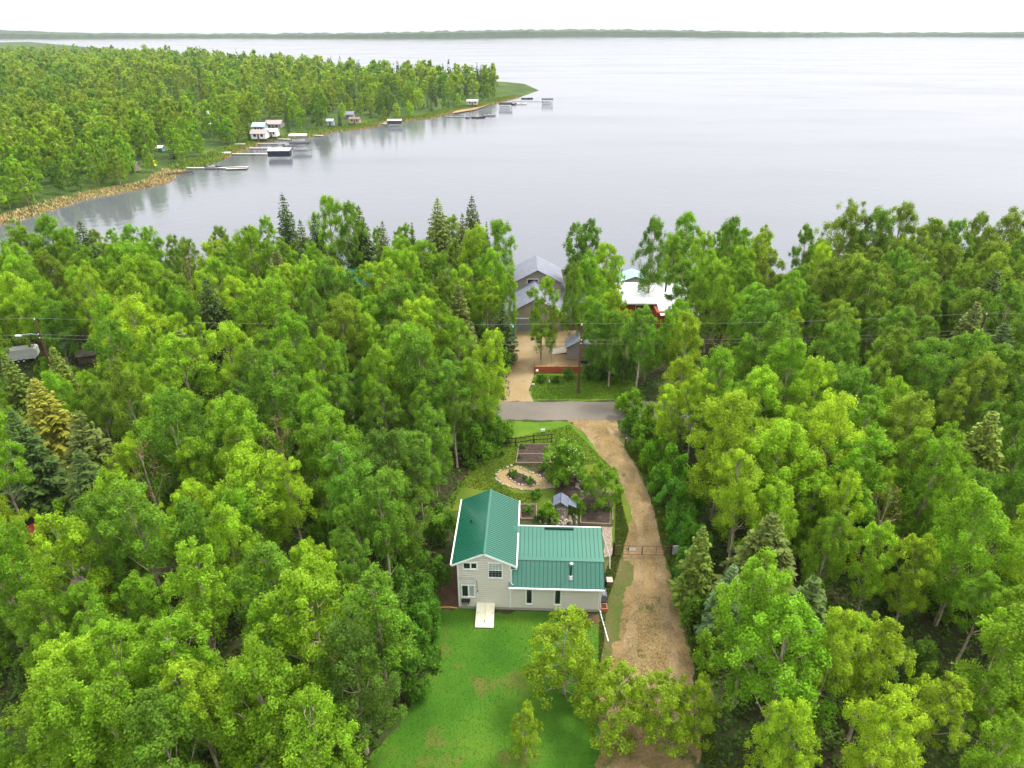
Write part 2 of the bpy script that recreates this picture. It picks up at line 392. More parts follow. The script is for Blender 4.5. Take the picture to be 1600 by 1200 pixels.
SHORE_PX = [(0, 352), (60, 335), (130, 312), (195, 300), (255, 288), (272, 276), (285, 266), (320, 259), (349, 250), (367, 240), (395, 229), (414, 222), (452, 217), (480, 215), (525, 206),
            (580, 200), (605, 192), (675, 185), (715, 174), (755, 167), (780, 160), (812, 152)]
shore = [(-1500, 150), (-420, 160), (-220, 170)] + [tuple(G(px, py, LAKE_Z)[:2]) for px, py in SHORE_PX] + [(22, 600), (10, 680), (-120, 760), (-330, 1000), (-900, 1700), (-1500, 2400)]
SH = np.array(shore)
def shore_dist(X, Y):
    """signed distance to the far shoreline, positive on land"""
    Pp = np.stack([X, Y], -1)[..., None, :]; A = SH[:-1]; B = SH[1:]; D = B - A
    t = np.clip(((Pp - A) * D).sum(-1) / (D * D).sum(-1), 0, 1)
    dist = np.linalg.norm(Pp - (A + t[..., None] * D), axis=-1).min(-1)
    ins = np.zeros(X.shape, bool); poly = np.vstack([SH, [[-1500, 2400]], [[-1500, 150]]])
    for i in range(len(poly) - 1):
        (xa, ya), (xb, yb) = poly[i], poly[i + 1]
        if ya == yb: continue
        c = ((ya > Y) != (yb > Y)) & (X < (xb - xa) * (Y - ya) / (yb - ya) + xa)
        ins ^= c
    return np.where(ins, dist, -dist)
def far_z(d): return np.clip(LAKE_Z + .1 * d, -4, 1.2) + np.clip(d - 60, 0, 400) * .01
def far_ground():
    xs = np.concatenate([np.arange(-1500, -300, 25), np.arange(-300, 60, 4)]); ys = np.concatenate([np.arange(140, 620, 4), np.arange(620, 2400, 25)])
    X, Y = np.meshgrid(xs, ys); Z = far_z(shore_dist(X, Y)); nx = len(xs)
    v = np.stack([X, Y, Z], -1).reshape(-1, 3); mx = np.maximum.reduce([Z[:-1, :-1], Z[1:, :-1], Z[:-1, 1:], Z[1:, 1:]])
    f = [(j * nx + i, j * nx + i + 1, (j + 1) * nx + i + 1, (j + 1) * nx + i) for j, i in zip(*np.where(mx > -2.6))]
    me = bpy.data.meshes.new('far_shore_ground'); me.from_pydata(v.tolist(), [], f); me.materials.append(FARG)
    me.polygons.foreach_set('use_smooth', [True] * len(me.polygons))
    o = bpy.data.objects.new('far_shore_ground', me); link(o); o['kind'] = 'structure'
far_ground()

wm = bpy.data.materials.new('lake_water'); wm.use_nodes = True
n = wm.node_tree; b = n.nodes['Principled BSDF']
b.inputs['Base Color'].default_value = (.1, .106, .122, 1); b.inputs['IOR'].default_value = 1.5; b.inputs['Specular IOR Level'].default_value = .5
tc = n.nodes.new('ShaderNodeTexCoord')
m1 = n.nodes.new('ShaderNodeMapping'); m1.inputs['Rotation'].default_value = (0, 0, R(-32)); m1.inputs['Scale'].default_value = (.008, .022, 1)
n.links.new(tc.outputs['Object'], m1.inputs[0])
st = n.nodes.new('ShaderNodeTexNoise'); st.inputs['Scale'].default_value = 1; st.inputs['Detail'].default_value = 6; n.links.new(m1.outputs[0], st.inputs['Vector'])
mr = n.nodes.new('ShaderNodeMapRange'); mr.inputs[1].default_value = .35; mr.inputs[2].default_value = .65; mr.inputs[3].default_value = .08; mr.inputs[4].default_value = .19
n.links.new(st.outputs[0], mr.inputs[0]); n.links.new(mr.outputs[0], b.inputs['Roughness'])
rp = n.nodes.new('ShaderNodeTexNoise'); rp.inputs['Scale'].default_value = .35; rp.inputs['Detail'].default_value = 6; n.links.new(tc.outputs['Object'], rp.inputs['Vector'])
bp = n.nodes.new('ShaderNodeBump'); bp.inputs['Strength'].default_value = .3; bp.inputs['Distance'].default_value = .2
n.links.new(rp.outputs[0], bp.inputs['Height']); n.links.new(bp.outputs[0], b.inputs['Normal'])
me = bpy.data.meshes.new('water'); me.from_pydata([(-9000, 110, LAKE_Z), (9000, 110, LAKE_Z), (9000, 16000, LAKE_Z), (-9000, 16000, LAKE_Z)], [], [(0, 1, 2, 3)]); me.materials.append(wm)
o = bpy.data.objects.new('water', me); link(o); o['kind'] = 'structure'

def far_hills():
    g = np.random.default_rng(3); v = []; f = []; xs = np.arange(-3500, 5200, 14)
    for i, x in enumerate(xs):
        yb = 3300 + 260 * math.sin(x * .0013) + 120 * math.sin(x * .004); h = 17 + 8 * math.sin(x * .0021 + 1) + 4 * g.random()
        v += [(x, yb, -3), (x, yb + 20, h * .75 + 3 * g.random()), (x, yb + 180, h + 5 * g.random()), (x, yb + 700, -3)]
        if i:
            k = 4 * i
            for q in range(3): f.append((k - 4 + q, k + q, k + q + 1, k - 3 + q))
    me = bpy.data.meshes.new('hills'); me.from_pydata(v, [], f); me.materials.append(mat('wooded_hill', (.05, .085, .03), (.03, .055, .025), rough=1, scale=.03))
    o = bpy.data.objects.new('hills', me); link(o); o['kind'] = 'structure'
far_hills()

hm = bpy.data.materials.new('haze_air'); hm.use_nodes = True
n = hm.node_tree; n.nodes.clear(); pv = n.nodes.new('ShaderNodeVolumePrincipled'); ou = n.nodes.new('ShaderNodeOutputMaterial'); n.links.new(pv.outputs[0], ou.inputs['Volume'])
pv.inputs['Density'].default_value = .00006; pv.inputs['Color'].default_value = (.9, .94, 1, 1)
hz = MB().box(-9500, 9500, -600, 16500, -6, 47).build('haze', hm); hz['kind'] = 'stuff'

# ground sheets (each a few mm above the one below)
def gp(l): return [G(*p) for p in l]
sheet('lawn', gp([(560, 1215), (628, 1120), (664, 1050), (676, 985), (688, 951), (945, 960), (952, 1010), (960, 1060), (970, 1215)]), .006, LAWN, .2, .5, 2)
sheet('garden_lawn', gp([(690, 800), (716, 760), (738, 730), (775, 692), (806, 662), (905, 662), (945, 700), (972, 740), (988, 775), (994, 805), (992, 835), (982, 870), (975, 900), (955, 945), (935, 945), (935, 820), (811, 800), (811, 780)]), .006, GLAWN, .15, .5, 3)
sheet('verge', gp([(775, 659), (890, 659), (925, 690), (955, 712), (961, 720), (850, 715), (806, 705), (740, 690)]), .010, VERGE, .15, .5, 4)
sheet('roadside_lawn', gp([(829, 625.5), (827, 613), (832, 596), (838, 583), (920, 583), (990, 590), (1010, 626)]), .010, VERGE, .12, .5, 5)
sheet('driveway', gp([(886, 655), (965, 655), (968, 672), (975, 700), (1003, 740), (1020, 790), (1034, 850), (1050, 900), (1068, 960), (1084, 1030), (1100, 1215), (930, 1215), (938, 1050), (944, 1005), (950, 950), (968, 905), (972, 870), (984, 830), (983, 790), (975, 760), (962, 735), (935, 705), (915, 680), (898, 664)]), .016, DIRT, .22, .45, 6)
sheet('sand_yard', gp([(780, 628), (790, 560), (793, 517.5), (900, 516), (905, 530), (905, 568), (940, 570), (935, 574), (834, 577), (830, 600), (826, 612), (833, 628)]), .016, SAND, .15, .5, 7)
RY0, RY1 = 75.7, 80.6
TRACK = ground_mat('packed_track', [(.34, (.1, .07, .032)), (.5, (.22, .155, .074)), (.66, (.34, .26, .15))], .5, 5.0, .6, .6)
for c_, sd_ in (([(905, 664), (932, 695), (962, 735), (988, 775), (1000, 815), (1001, 860), (998, 910), (990, 970), (980, 1050), (972, 1150)], 61), ([(948, 664), (968, 695), (988, 730), (1010, 775), (1022, 815), (1028, 860), (1034, 910), (1042, 970), (1052, 1050), (1062, 1150)], 62)):
    L_ = gp([(x - 4.5 - (y - 660) * .012, y) for x, y in c_]); R_ = gp([(x + 4.5 + (y - 660) * .012, y) for x, y in c_])
    sheet('tyre_track', L_ + R_[::-1], .024, TRACK, .12, .5, sd_)
sheet('worn_verge', gp([(936, 875), (966, 868), (990, 880), (985, 910), (972, 960), (960, 1010), (945, 1070), (930, 1060), (940, 1000), (937, 960)]), .020, WORN, .25, .4, 15)
sheet('worn_verge', gp([(966, 672), (985, 690), (1015, 745), (1035, 800), (1060, 870), (1085, 950), (1110, 1060), (1100, 1215), (1106, 1215), (1102, 1120), (1086, 1040), (1068, 960), (1048, 900), (1034, 850), (1020, 790), (1000, 742), (976, 712)]), .020, WORN, .3, .4, 16)
sheet('road', [(-160, RY0 - 6), (-40, RY0 + .1), (0, RY0), (12, RY0), (60, RY0 + 1), (160, RY0 + 6), (160, RY1 + 6), (60, RY1 + 1), (14, RY1), (0, RY1), (-40, RY1 + .1), (-160, RY1 - 6)], .022, ROADM, .1, .6, 8)
sheet('bare_strip', gp([(655, 952), (672, 905), (700, 880), (716, 880), (720, 950)]), .012, BARE, .08, .4, 9)
sheet('foundation_bed', gp([(890, 958), (936, 960), (938, 975), (895, 972)]), .012, BARE, .06, .4, 10)
sheet('gravel_strip', gp([(941, 823), (957, 823), (958, 868), (944, 870)]), .012, mat('mixed_gravel', (.4, .32, .24), (.13, .1, .08), rough=1, scale=7, bump=1, bscale=16), .08, .4, 11)

# ------------------------------------------------------------------ the green-roofed house
HY = R(-2.1)
HO = Vector((-4.56, 43.67, 0))
house = thing('house', 'two storey beige house with green metal roofs beside the dirt driveway', 'house', HO, HY)
WW, WD, WE, WR = 4.42, 8.3, 5.15, 6.0       # upper wing: width, depth, eave, ridge
LX = 12.02                                   # right end of the long part
def lapped(name, x0, x1, z0, z1, y, hole=(), top=None, parent=house, axis='y', mir=1):
    """lapped boards facing -y, cut round the holes (x0,x1,z0,z1)"""
    m = MB(); z = z0; bh = .235
    while z < z1 - .01:
        zt = min(z + bh, z1)
        xa, xb = x0, x1
        if top: xa, xb = top((z + zt) / 2)
        cuts = sorted([(h[0], h[1]) for h in hole if h[2] < zt and h[3] > z])
        segs = []; c = xa
        for a, b_ in cuts:
            if a > c: segs.append((c, a))
            c = max(c, b_)
        if c < xb: segs.append((c, xb))
        for a, b_ in segs:
            if axis == 'y': m.add([(a, y - .06, z + .055), (b_, y - .06, z + .055), (b_, y - .025, zt), (a, y - .025, zt), (a, y + .0, z + .055), (b_, y + .0, z + .055), (b_, y + .0, zt), (a, y + .0, zt)],
                                  [(0, 1, 2, 3), (7, 6, 5, 4), (0, 4, 5, 1), (1, 5, 6, 2), (2, 6, 7, 3), (3, 7, 4, 0)])
            else: m.add([(y + mir * .035, a, z), (y + mir * .035, b_, z), (y + mir * .012, b_, zt), (y + mir * .012, a, zt), (y - mir * .05, a, z), (y - mir * .05, b_, z), (y - mir * .05, b_, zt), (y - mir * .05, a, zt)],
                        [(0, 1, 2, 3), (7, 6, 5, 4), (0, 4, 5, 1), (1, 5, 6, 2), (2, 6, 7, 3), (3, 7, 4, 0)])
        z = zt
    o = m.build(name, SIDING, parent); o['kind'] = 'stuff'; return o
W_UL = (.52, 1.62, 4.6, 5.24); W_UR = (2.62, 3.7, 3.72, 5.24); W_LL = (.30, 1.34, 1.45, 2.72)
W_T1 = (5.78, 6.30, .80, 2.62); W_T2 = (8.22, 8.74, .80, 2.62)
half = WW / 2
def gable(z): # extent of the gable wall at height z
    if z < WE + .1: return (0, WW)
    k = (WR + .1 - z) / (WR - WE); return (half - half * k, half + half * k)
lapped('siding', 0, WW, .28, WE + .1, 0, (W_UL, W_UR, W_LL))
lapped('siding', 0, WW, WE + .1, WR - .02, 0, (W_UL, W_UR), gable)
lapped('siding', WW, LX, .28, 3.0, 0, (W_T1, W_T2))
lapped('siding', 0, WD, .28, WE + .05, 0, (), axis='x', mir=-1)
lapped('siding', 0, 4.4, .28, 3.0, LX, (), axis='x')
wl = MB()
wl.box(.06, WW - .06, .06, WD, 0, WE - .05); wl.box(WW - .06, LX - .06, .062, 4.45, 0, 2.85)
wl.prism([(.1, 2.8), (4.4, 2.8), (4.4, 5.2), (1.55, 4.35)], WW, LX - .06, 'x')
wl.prism([(.08, WE - .05), (WW - .08, WE - .05), (half, WR - .1)], .06, WD, 'y')
wl.build('wall', mat('lap_shadow_wall', (.2, .18, .15)), house)  # darkened so the gaps between boards paint the shadow line under each lap
f_ = MB(); f_.box(-.02, LX + .02, -.02, .3, 0, .28); f_.build('foundation', CONC, house)
for x in (0.0, WW, LX):
    zt = WE + .1 if x < 1 else 3.0
    MB().box(x - .06, x + .06, -.095, .03, .28, zt).build('corner_trim', WHITE, house)
MB().box(WW - .06, WW + .06, -.096, .03, 3.0, WE + .05).build('corner_trim', WHITE, house)
def window(wr, slider=True, grid=False, tall=False, blind=None):
    x0, x1, z0, z1 = wr; t = .085
    fr = MB()
    fr.box(x0 - t, x1 + t, -.11, .02, z1, z1 + t).box(x0 - t, x1 + t, -.125, .02, z0 - t, z0).box(x0 - t, x0, -.11, .02, z0, z1).box(x1, x1 + t, -.11, .02, z0, z1)
    W = fr.build('window', WHITE, house)
    xm, zm = (x0 + x1) / 2, (z0 + z1) / 2
    if tall:
        MB().box(x0 + .05, x1 - .05, -.025, -.01, z0 + .05, z1 - .05).build('pane', GLASS, W)
        s = MB(); s.box(x0, x0 + .05, -.05, .0, z0, z1).box(x1 - .05, x1, -.05, 0, z0, z1).box(x0 + .05, x1 - .05, -.05, 0, z0, z0 + .05).box(x0 + .05, x1 - .05, -.05, 0, z1 - .05, z1).build('sash', WHITE, W)
    elif grid:
        MB().box(x0, x1, -.055, -.0, zm - .035, zm + .035).build('sash', WHITE, W)
        MB().box(x0, x1, -.02, -.008, zm + .035, z1).build('pane', GLASSB, W)
        MB().box(x0, x1, -.02, -.008, z0, zm - .035).build('pane', GLASS, W)
        g = MB()
        for k in (1, 2, 3): xx = x0 + (x1 - x0) * k / 4; g.box(xx - .014, xx + .014, -.04, -.02, zm + .035, z1)
        for k in (1, 2): zz = zm + (z1 - zm) * k / 3; g.box(x0, x1, -.041, -.021, zz - .014, zz + .014)
        g.build('muntin', WHITE, W)
        s = MB()
        for k in (1, 2, 3): xx = x0 + (x1 - x0) * k / 4; s.box(xx - .01, xx + .01, -.03, -.02, z0, zm - .035)
        for k in (1, 2): zz = z0 + (zm - z0) * k / 3; s.box(x0, x1, -.031, -.021, zz - .01, zz + .01)
        s.build('muntin', mat('dim_muntin', (.3, .31, .3)), W)
    else:
        MB().box(xm - .04, xm + .04, -.055, 0, z0, z1).build('sash', WHITE, W)
        MB().box(x0, xm - .04, -.02, -.008, z0, z1).build('pane', GLASS, W)
        MB().box(xm + .04, x1, -.035, -.02, z0, z1).build('pane', blind or GLASS, W)
        s = MB(); a = xm + .04
        s.box(a, a + .05, -.05, -.036, z0, z1).box(x1 - .05, x1, -.05, -.036, z0, z1).box(a + .05, x1 - .05, -.05, -.036, z0, z0 + .05).box(a + .05, x1 - .05, -.05, -.036, z1 - .05, z1).build('sash', WHITE, W)
window(W_UL); window(W_UR, grid=True); window(W_LL, blind=GLASSB); window(W_T1, tall=True); window(W_T2, tall=True)
# roofs: every panel between two seams is a part
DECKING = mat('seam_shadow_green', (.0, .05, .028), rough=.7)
def panel_row(a0, a1, b0, b1, n, name='roof_panel', th=.03, parent=house):
    """n panels between edge a0->a1 and edge b0->b1 (a low edge, b high edge), seam on each"""
    a0, a1, b0, b1 = map(Vector, (a0, a1, b0, b1)); base = None
    nrm = (a1 - a0).cross(b0 - a0).normalized()
    if nrm.z < 0: nrm = -nrm
    u = (a1 - a0) / n
    du = u.normalized(); gp_ = u - du * .03
    m = MB(); m.slab([a0, a0 + gp_, b0 + gp_, b0] if (a0 + gp_ - a0).cross(b0 - a0).z > 0 else [a0, b0, b0 + gp_, a0 + gp_], th)
    for k, hgt, wd in ((0, .03, .03),):
        c = u * k + du * wd / 2 + nrm * hgt / 2
        m.bar(a0 + c, b0 + c, wd, hgt, nrm)
    me = m.mesh(name, GREENROOF)
    for i in range(n): part(name, me, parent, u * i)
    dn = nrm * -.02; q_ = [a0 + dn, a1 + dn, b1 + dn, b0 + dn]
    MB().slab(q_ if (q_[1] - q_[0]).cross(q_[3] - q_[0]).z > 0 else q_[::-1], .02).build('roof_deck', DECKING, parent)
ey0, ey1 = -.2, WD + .35
ez = WE + .2; ex = .5; rz_ = WR + .42
eL, eR = -ex, WW + ex
zE = rz_ - (rz_ - ez) * (half + ex) / (half + .05)
panel_row((eL, ey0, zE), (eL, ey1, zE), (half, ey0, rz_), (half, ey1, rz_), 36)
panel_row((eR, ey0, zE), (eR, ey1, zE), (half, ey0, rz_), (half, ey1, rz_), 36)
MB().prism([(half - .17, rz_ - .02), (half, rz_ + .075), (half + .17, rz_ - .02), (half, rz_ + .045)], ey0 - .02, ey1 + .02).build('ridge_cap', GREENROOF, house)
for sx, xx in ((-1, eL), (1, eR)):                                  # white eave gutters and gable fascias
    x0, x1 = (xx - .11, xx) if sx < 0 else (xx, xx + .11)
    MB().box(x0, x1, ey0, ey1, zE - .1, zE + .03).build('gutter', WHITE, house)
    MB().bar((xx, ey0 - .02, zE - .1), (half, ey0 - .02, rz_ - .1), .04, .17, (0, 0, 1)).build('fascia', WHITE, house)
    MB().bar((xx, ey0 + .15, zE - .09), (half, ey0 + .15, rz_ - .09), .3, .03, (0, 0, 1)).build('soffit', WHITE, house)
x = WW + .5
MB().tube([(x + .05, -.3, zE - .05), (x + .05, -.3, zE - .2), (WW + .1, -.13, zE - .45), (WW + .1, -.13, 3.15), (WW + .25, -.2, 3.05)], .045, 6).build('downspout', WHITE, house)
e0, br, tp = (-.38, 2.93), (1.3, 4.55), (4.75, 5.33)                # eave, break and top of the long roof (y,z)
rx0, rx1 = WW - .12, LX + .33
panel_row((rx0, e0[0], e0[1]), (rx1, e0[0], e0[1]), (rx0, br[0], br[1]), (rx1, br[0], br[1]), 22)
panel_row((WW + .06, br[0], br[1] + .03), (rx1, br[0], br[1] + .03), (WW + .06, tp[0], tp[1]), (rx1, tp[0], tp[1]), 22)
MB().bar((WW + .07, br[0] + .05, br[1] + .07), (rx1 + .02, br[0] + .05, br[1] + .07), .3, .05, (0, -.4, 1)).build('flashing', GREENROOF, house)
MB().box(7.3, 9.9, 4.45, 4.62, 5.33, 5.42).build('ridge_vent', mat('dark_green_steel', (.0, .05, .028), rough=.4), house)
MB().box(WW + .6, rx1, 4.76, 4.86, 5.22, 5.36).build('ridge_trim', WHITE, house)
MB().box(rx0, rx1 + .02, e0[0] - .12, e0[0], e0[1] - .1, e0[1] + .02).build('gutter', WHITE, house)
rk = MB(); rk.bar((rx1 + .02, e0[0], e0[1] - .08), (rx1 + .02, br[0], br[1] - .08), .04, .16).bar((rx1 + .02, br[0], br[1] - .08), (rx1 + .02, tp[0], tp[1] - .1), .04, .16).build('rake_trim', mat('dark_trim', (.02, .05, .035)), house)
MB().tube([(LX + .12, -.3, 2.85), (LX + .12, -.12, 2.6), (LX + .12, -.12, .35), (LX + .2, -.3, .15)], .05, 6).build('downspout', WHITE, house)
MB().tube([(LX + .35, 4.65, 5.0), (LX + 1.0, 4.4, 3.2), (LX + 1.25, 4.2, 2.4), (LX + 1.3, 4.0, 1.3)], .06, 6).build('downspout', WHITE, house)
ch = MB().tube([(9.53, .35, 3.5), (9.53, .35, 4.95)], .075, 10).build('stove_pipe', BLACK, house)
MB().tube([(9.53, .35, 3.5), (9.53, .35, 3.72), (9.53, .35, 3.78)], [.3, .16, .09], 12).build('storm_collar', GALV, ch)
MB().tube([(9.53, .35, 4.95), (9.53, .35, 5.0), (9.53, .35, 5.13), (9.53, .35, 5.2)], [.1, .2, .17, .05], 12).build('chimney_cap', GALV, ch)
MB().tube([(.75, 4.6, 5.3), (.75, 4.6, 6.05)], .07, 8).build('vent_pipe', BLACK, house)
MB().tube([(-.02, -.07, 3.55), (.9, -.07, 3.55), (1.35, -.07, 3.5), (1.55, -.07, 3.3), (1.62, -.07, 2.15)], .028, 6).build('conduit', GALV, house)
mt = MB().box(1.55, 1.72, -.16, -.04, 1.88, 2.12).build('power_meter', GALV, house); MB().tube([(1.635, -.16, 2.0), (1.635, -.22, 2.0)], .07, 10).build('meter_dial', WHITE, mt)
vt = MB().box(.2, .95, -.42, -.04, 1.12, 1.17).build('wall_shelf', BLACK, house); MB().box(.38, .72, -.38, -.05, .7, 1.1).build('meter_box', GALV, vt)
for x in (.28, .78): MB().box(x, x + .06, -.3, -.05, .75, 1.12).build('bracket', BLACK, vt)
# sloping cellar hatch against the front wall
hb = MB(); hb.prism([(-2.15, 0), (-.05, 0), (-.05, .72), (-2.15, .12)], 1.55, 3.05, 'x'); hatch = hb.build('cellar_hatch', CREAM, house)
for a, b_ in ((1.52, 2.29), (2.31, 3.08)):
    lf = MB().slab([(a, -2.2, .15), (b_, -2.2, .15), (b_, -.04, .78), (a, -.04, .78)], .035).build('door_leaf', CREAM, hatch)
MB().box(2.26, 2.36, -1.78, -1.6, .29, .37).build('handle', GALV, hatch)
for a in (1.62, 2.9):
    MB().box(a, a + .1, -1.0, -.9, .5, .53).build('hinge', GALV, hatch); MB().box(a, a + .1, -1.9, -1.8, .22, .26).build('hinge', GALV, hatch)

def hl(x, y, z=0): return Matrix.Rotation(HY, 4, 'Z') @ Vector((x, y, z)) + HO
t = thing('drain_pipe', 'white drain pipe running across the grass from the house corner', 'pipe', hl(LX + .2, -.35))
MB().tube([(0, 0, .12), (.1, -.8, .07), (.3, -2.9, .06)], .055, 6).build('pipe', WHITE, t); MB().tube([(0, .05, .13), (0, .12, .3)], .062, 6).build('elbow', WHITE, t)
o = MB().tube([G(684, 949, .05), G(700, 948.5, .06), G(716, 950, .06)], .06, 6).build('drain_hose', YELLOW); tag(o, 'yellow drain hose lying on bare earth at the house corner', 'hose')
t = thing('barbecue', 'grey covered barbecue standing against the end wall of the house', 'barbecue', hl(LX + .5, 1.3))
MB().prism([(-.35, .35), (.35, .35), (.3, .95), (.12, 1.15), (-.12, 1.15), (-.3, .95)], -.5, .5).build('cover', mat('grey_cover', (.16, .17, .19), rough=.6), t)
for i in (-.28, .28):
    for j in (-.42, .42): MB().box(i - .03, i + .03, j - .03, j + .03, 0, .36).build('leg', BLACK, t)
MB().tube([(-.33, -.42, .08), (-.27, -.42, .08)], .08, 8).build('wheel', RUBBER, t)
t = thing('brick_planter', 'orange brick planter box below the house corner downspout', 'planter', hl(LX + .5, .25))
MB().box(-.3, .3, -.33, -.25, 0, .45).box(-.3, .3, .25, .33, 0, .45).box(-.3, -.22, -.25, .25, 0, .45).box(.22, .3, -.25, .25, 0, .45).build('box', mat('orange_brick', (.42, .16, .07), (.3, .1, .05), scale=9), t); MB().box(-.22, .22, -.25, .25, 0, .36).build('soil', SOIL, t)
t = thing('propane_tank', 'dark tank with a pale board lid beside the house wall', 'tank', hl(LX + .75, 3.2))
MB().tube([(-.1, -.35, .55), (-.1, -.3, .55), (-.1, .55, .55), (-.1, .6, .55)], [.2, .36, .36, .2], 10).build('body', BLACK, t); MB().box(.25, .8, -.2, .45, .55, .6).build('lid', mat('pale_board', (.5, .44, .35)), t); MB().box(.3, .75, -.15, -.08, 0, .55).box(.3, .75, .33, .4, 0, .55).build('stand', WOODG, t)

# ------------------------------------------------------------------ garden
def stone_mesh(seed, r=.16, m=STONEP):
    bm = bmesh.new(); bmesh.ops.create_icosphere(bm, subdivisions=1, radius=r); q = random.Random(seed)
    for v in bm.verts: v.co = Vector((v.co.x * (1.1 + .3 * q.random()), v.co.y * (.8 + .4 * q.random()), v.co.z * .65)) * (.8 + .4 * q.random())
    me = bpy.data.meshes.new('stone'); bm.to_mesh(me); bm.free(); me.materials.append(m); return me
STM = [stone_mesh(i, .17, STONEP if i % 2 else STONE) for i in range(6)]
def stone_line(parent, pts, gap=.34, sc=1.0, closed=True, seed=0):
    q = random.Random(seed); pts = pts + pts[:1] if closed else pts
    for a, b_ in zip(pts[:-1], pts[1:]):
        L = (b_ - a).length; k = max(1, int(L / gap))
        for j in range(k):
            p = a.lerp(b_, (j + q.random() * .4) / k) + Vector((q.gauss(0, .05), q.gauss(0, .05), .07))
            s = sc * (.7 + .6 * q.random()); part('stone', q.choice(STM), parent, p, (0, 0, q.random() * 6), (s, s, s))
OUT = gp([(774, 747), (777, 739), (786, 733), (797, 729), (806, 728), (812, 731), (826, 737), (842, 744), (852, 750), (862, 758), (866, 762), (850, 764), (835, 766), (815, 765), (797, 761), (782, 755)])
INN = gp([(791, 743), (797, 738), (806, 737), (818, 742), (838, 752), (842, 757), (830, 759), (812, 758), (800, 752)])
sheet('wood_chip_path', OUT, .02, CHIPS, .05, .4, 12)
sheet('flower_bed', INN, .04, SOIL, .05, .4, 13)
sheet('garden_bed', gp([(815, 727), (850, 727), (900, 735), (915, 752), (925, 770), (905, 790), (880, 800), (858, 790), (868, 768), (850, 748), (828, 735)]), .014, SOIL, .15, .4, 14)
t = thing('stone_border', 'ring of pale field stones edging the wood chip path', 'stone edging'); stone_line(t, OUT, .36, .85, seed=1)
t = thing('stone_border', 'short curve of stones around the small flower bed inside the path', 'stone edging'); stone_line(t, INN, .42, .85, seed=2)
t = thing('stone_border', 'broken row of stones between the apple tree and the small shrub tree', 'stone edging'); stone_line(t, gp([(897, 742), (905, 752), (900, 760), (908, 768), (914, 778)]), .4, 1.2, False, 3)
def bed(name, label, poly, divide=None, hgt=.32):
    t = thing(name, label, 'raised bed'); n = len(poly)
    for i in range(n):
        a, b_ = poly[i].copy(), poly[(i + 1) % n].copy(); a.z = b_.z = hgt / 2
        MB().bar(a, b_, .09, hgt).build('board', WOODG, t)
    for p in poly: MB().box(p.x - .07, p.x + .07, p.y - .07, p.y + .07, 0, hgt + .05).build('post', WOODG, t)
    if divide: MB().bar(divide[0] + Vector((0, 0, hgt / 2)), divide[1] + Vector((0, 0, hgt / 2)), .09, hgt - .02).build('board', WOODG, t)
    m = MB(); m.prism([tuple((Vector((p.x, p.y)))) for p in poly], .02, hgt - .07, 'z'); m.build('soil', SOIL, t); return t
bed('raised_bed', 'two part wooden raised bed with dark soil by the rail fence', gp([(806, 726), (860, 726), (858, 697), (811, 697)]), (G(808, 712), G(860, 712)))
bed('raised_bed', 'five sided wooden raised bed of bare dark soil beside the driveway', gp([(907, 820), (953, 822), (953, 774), (925, 768), (908, 785)]))
bed('raised_bed', 'shallow planted bed behind the two storey wing', gp([(814, 812), (838, 812), (838, 790), (812, 790)]), hgt=.2)

t = thing('stone_oven', 'stone garden oven with a blue grey gabled roof', 'oven', G(876, 806), R(-6))
q = random.Random(5)
MB().box(-.55, .55, -.45, .45, 0, 1.35).build('core', STONE, t)
for z in (.12, .38, .64, .9, 1.15):
    for sx, sy, nn in ((0, -1, 4), (1, 0, 3), (-1, 0, 3)):
        for k in range(nn):
            u = (k + .5) / nn * 2 - 1
            p = (u * .5, -.47, z) if sy else (sx * .57, u * .4, z)
            part('stone', q.choice(STM), t, (p[0], p[1], z + q.gauss(0, .03)), (q.random() * 6, q.random() * 6, q.random() * 6), (.95, .95, 1.1))
MB().box(-.6, -.5, .3, .42, 1.3, 1.9).box(.5, .6, .3, .42, 1.3, 1.9).box(-.6, -.5, -.42, -.3, 1.3, 1.9).box(.5, .6, -.42, -.3, 1.3, 1.9).build('post', WOODD, t)
rf = MB().slab([(-.8, -.75, 1.75), (-.05, -.75, 2.25), (-.05, .95, 2.25), (-.8, .95, 1.75)][::-1], .05).slab([(-.05, -.75, 2.25), (.7, -.75, 1.75), (.7, .95, 1.75), (-.05, .95, 2.25)][::-1], .05).build('roof', BLUEGREY, t)
for k in range(5):
    u = k / 4; MB().bar((-.8 + .75 * u, -.75, 1.79 + .5 * u), (-.8 + .75 * u, .95, 1.79 + .5 * u), .04, .02).bar((-.05 + .75 * u, -.75, 2.29 - .5 * u), (-.05 + .75 * u, .95, 2.29 - .5 * u), .04, .02).build('roof_batten', BLUEGREY, rf)
MB().slab([(.72, -.3, 1.72), (1.55, -.3, 1.35), (1.55, .8, 1.35), (.72, .8, 1.72)][::-1], .05).build('side_roof', BLUEGREY, t)
MB().box(1.42, 1.5, -.25, -.17, 0, 1.35).box(1.42, 1.5, .67, .75, 0, 1.35).build('post', WOODD, t)
t = thing('stone_heap', 'loose heap of reddish stones at the foot of the garden oven', 'stone heap', G(876, 812))
for i in range(85):
    a = q.random() * 6.28; rr = abs(q.gauss(0, .75)); s = .7 + q.random() * .8
    part('stone', q.choice(STM), t, (rr * math.cos(a) * 1.7, rr * math.sin(a) * .9 - .2, max(.05, .45 - rr * .3) * q.random() + .05), (q.random() * 6, q.random() * 6, q.random() * 6), (s, s, s))

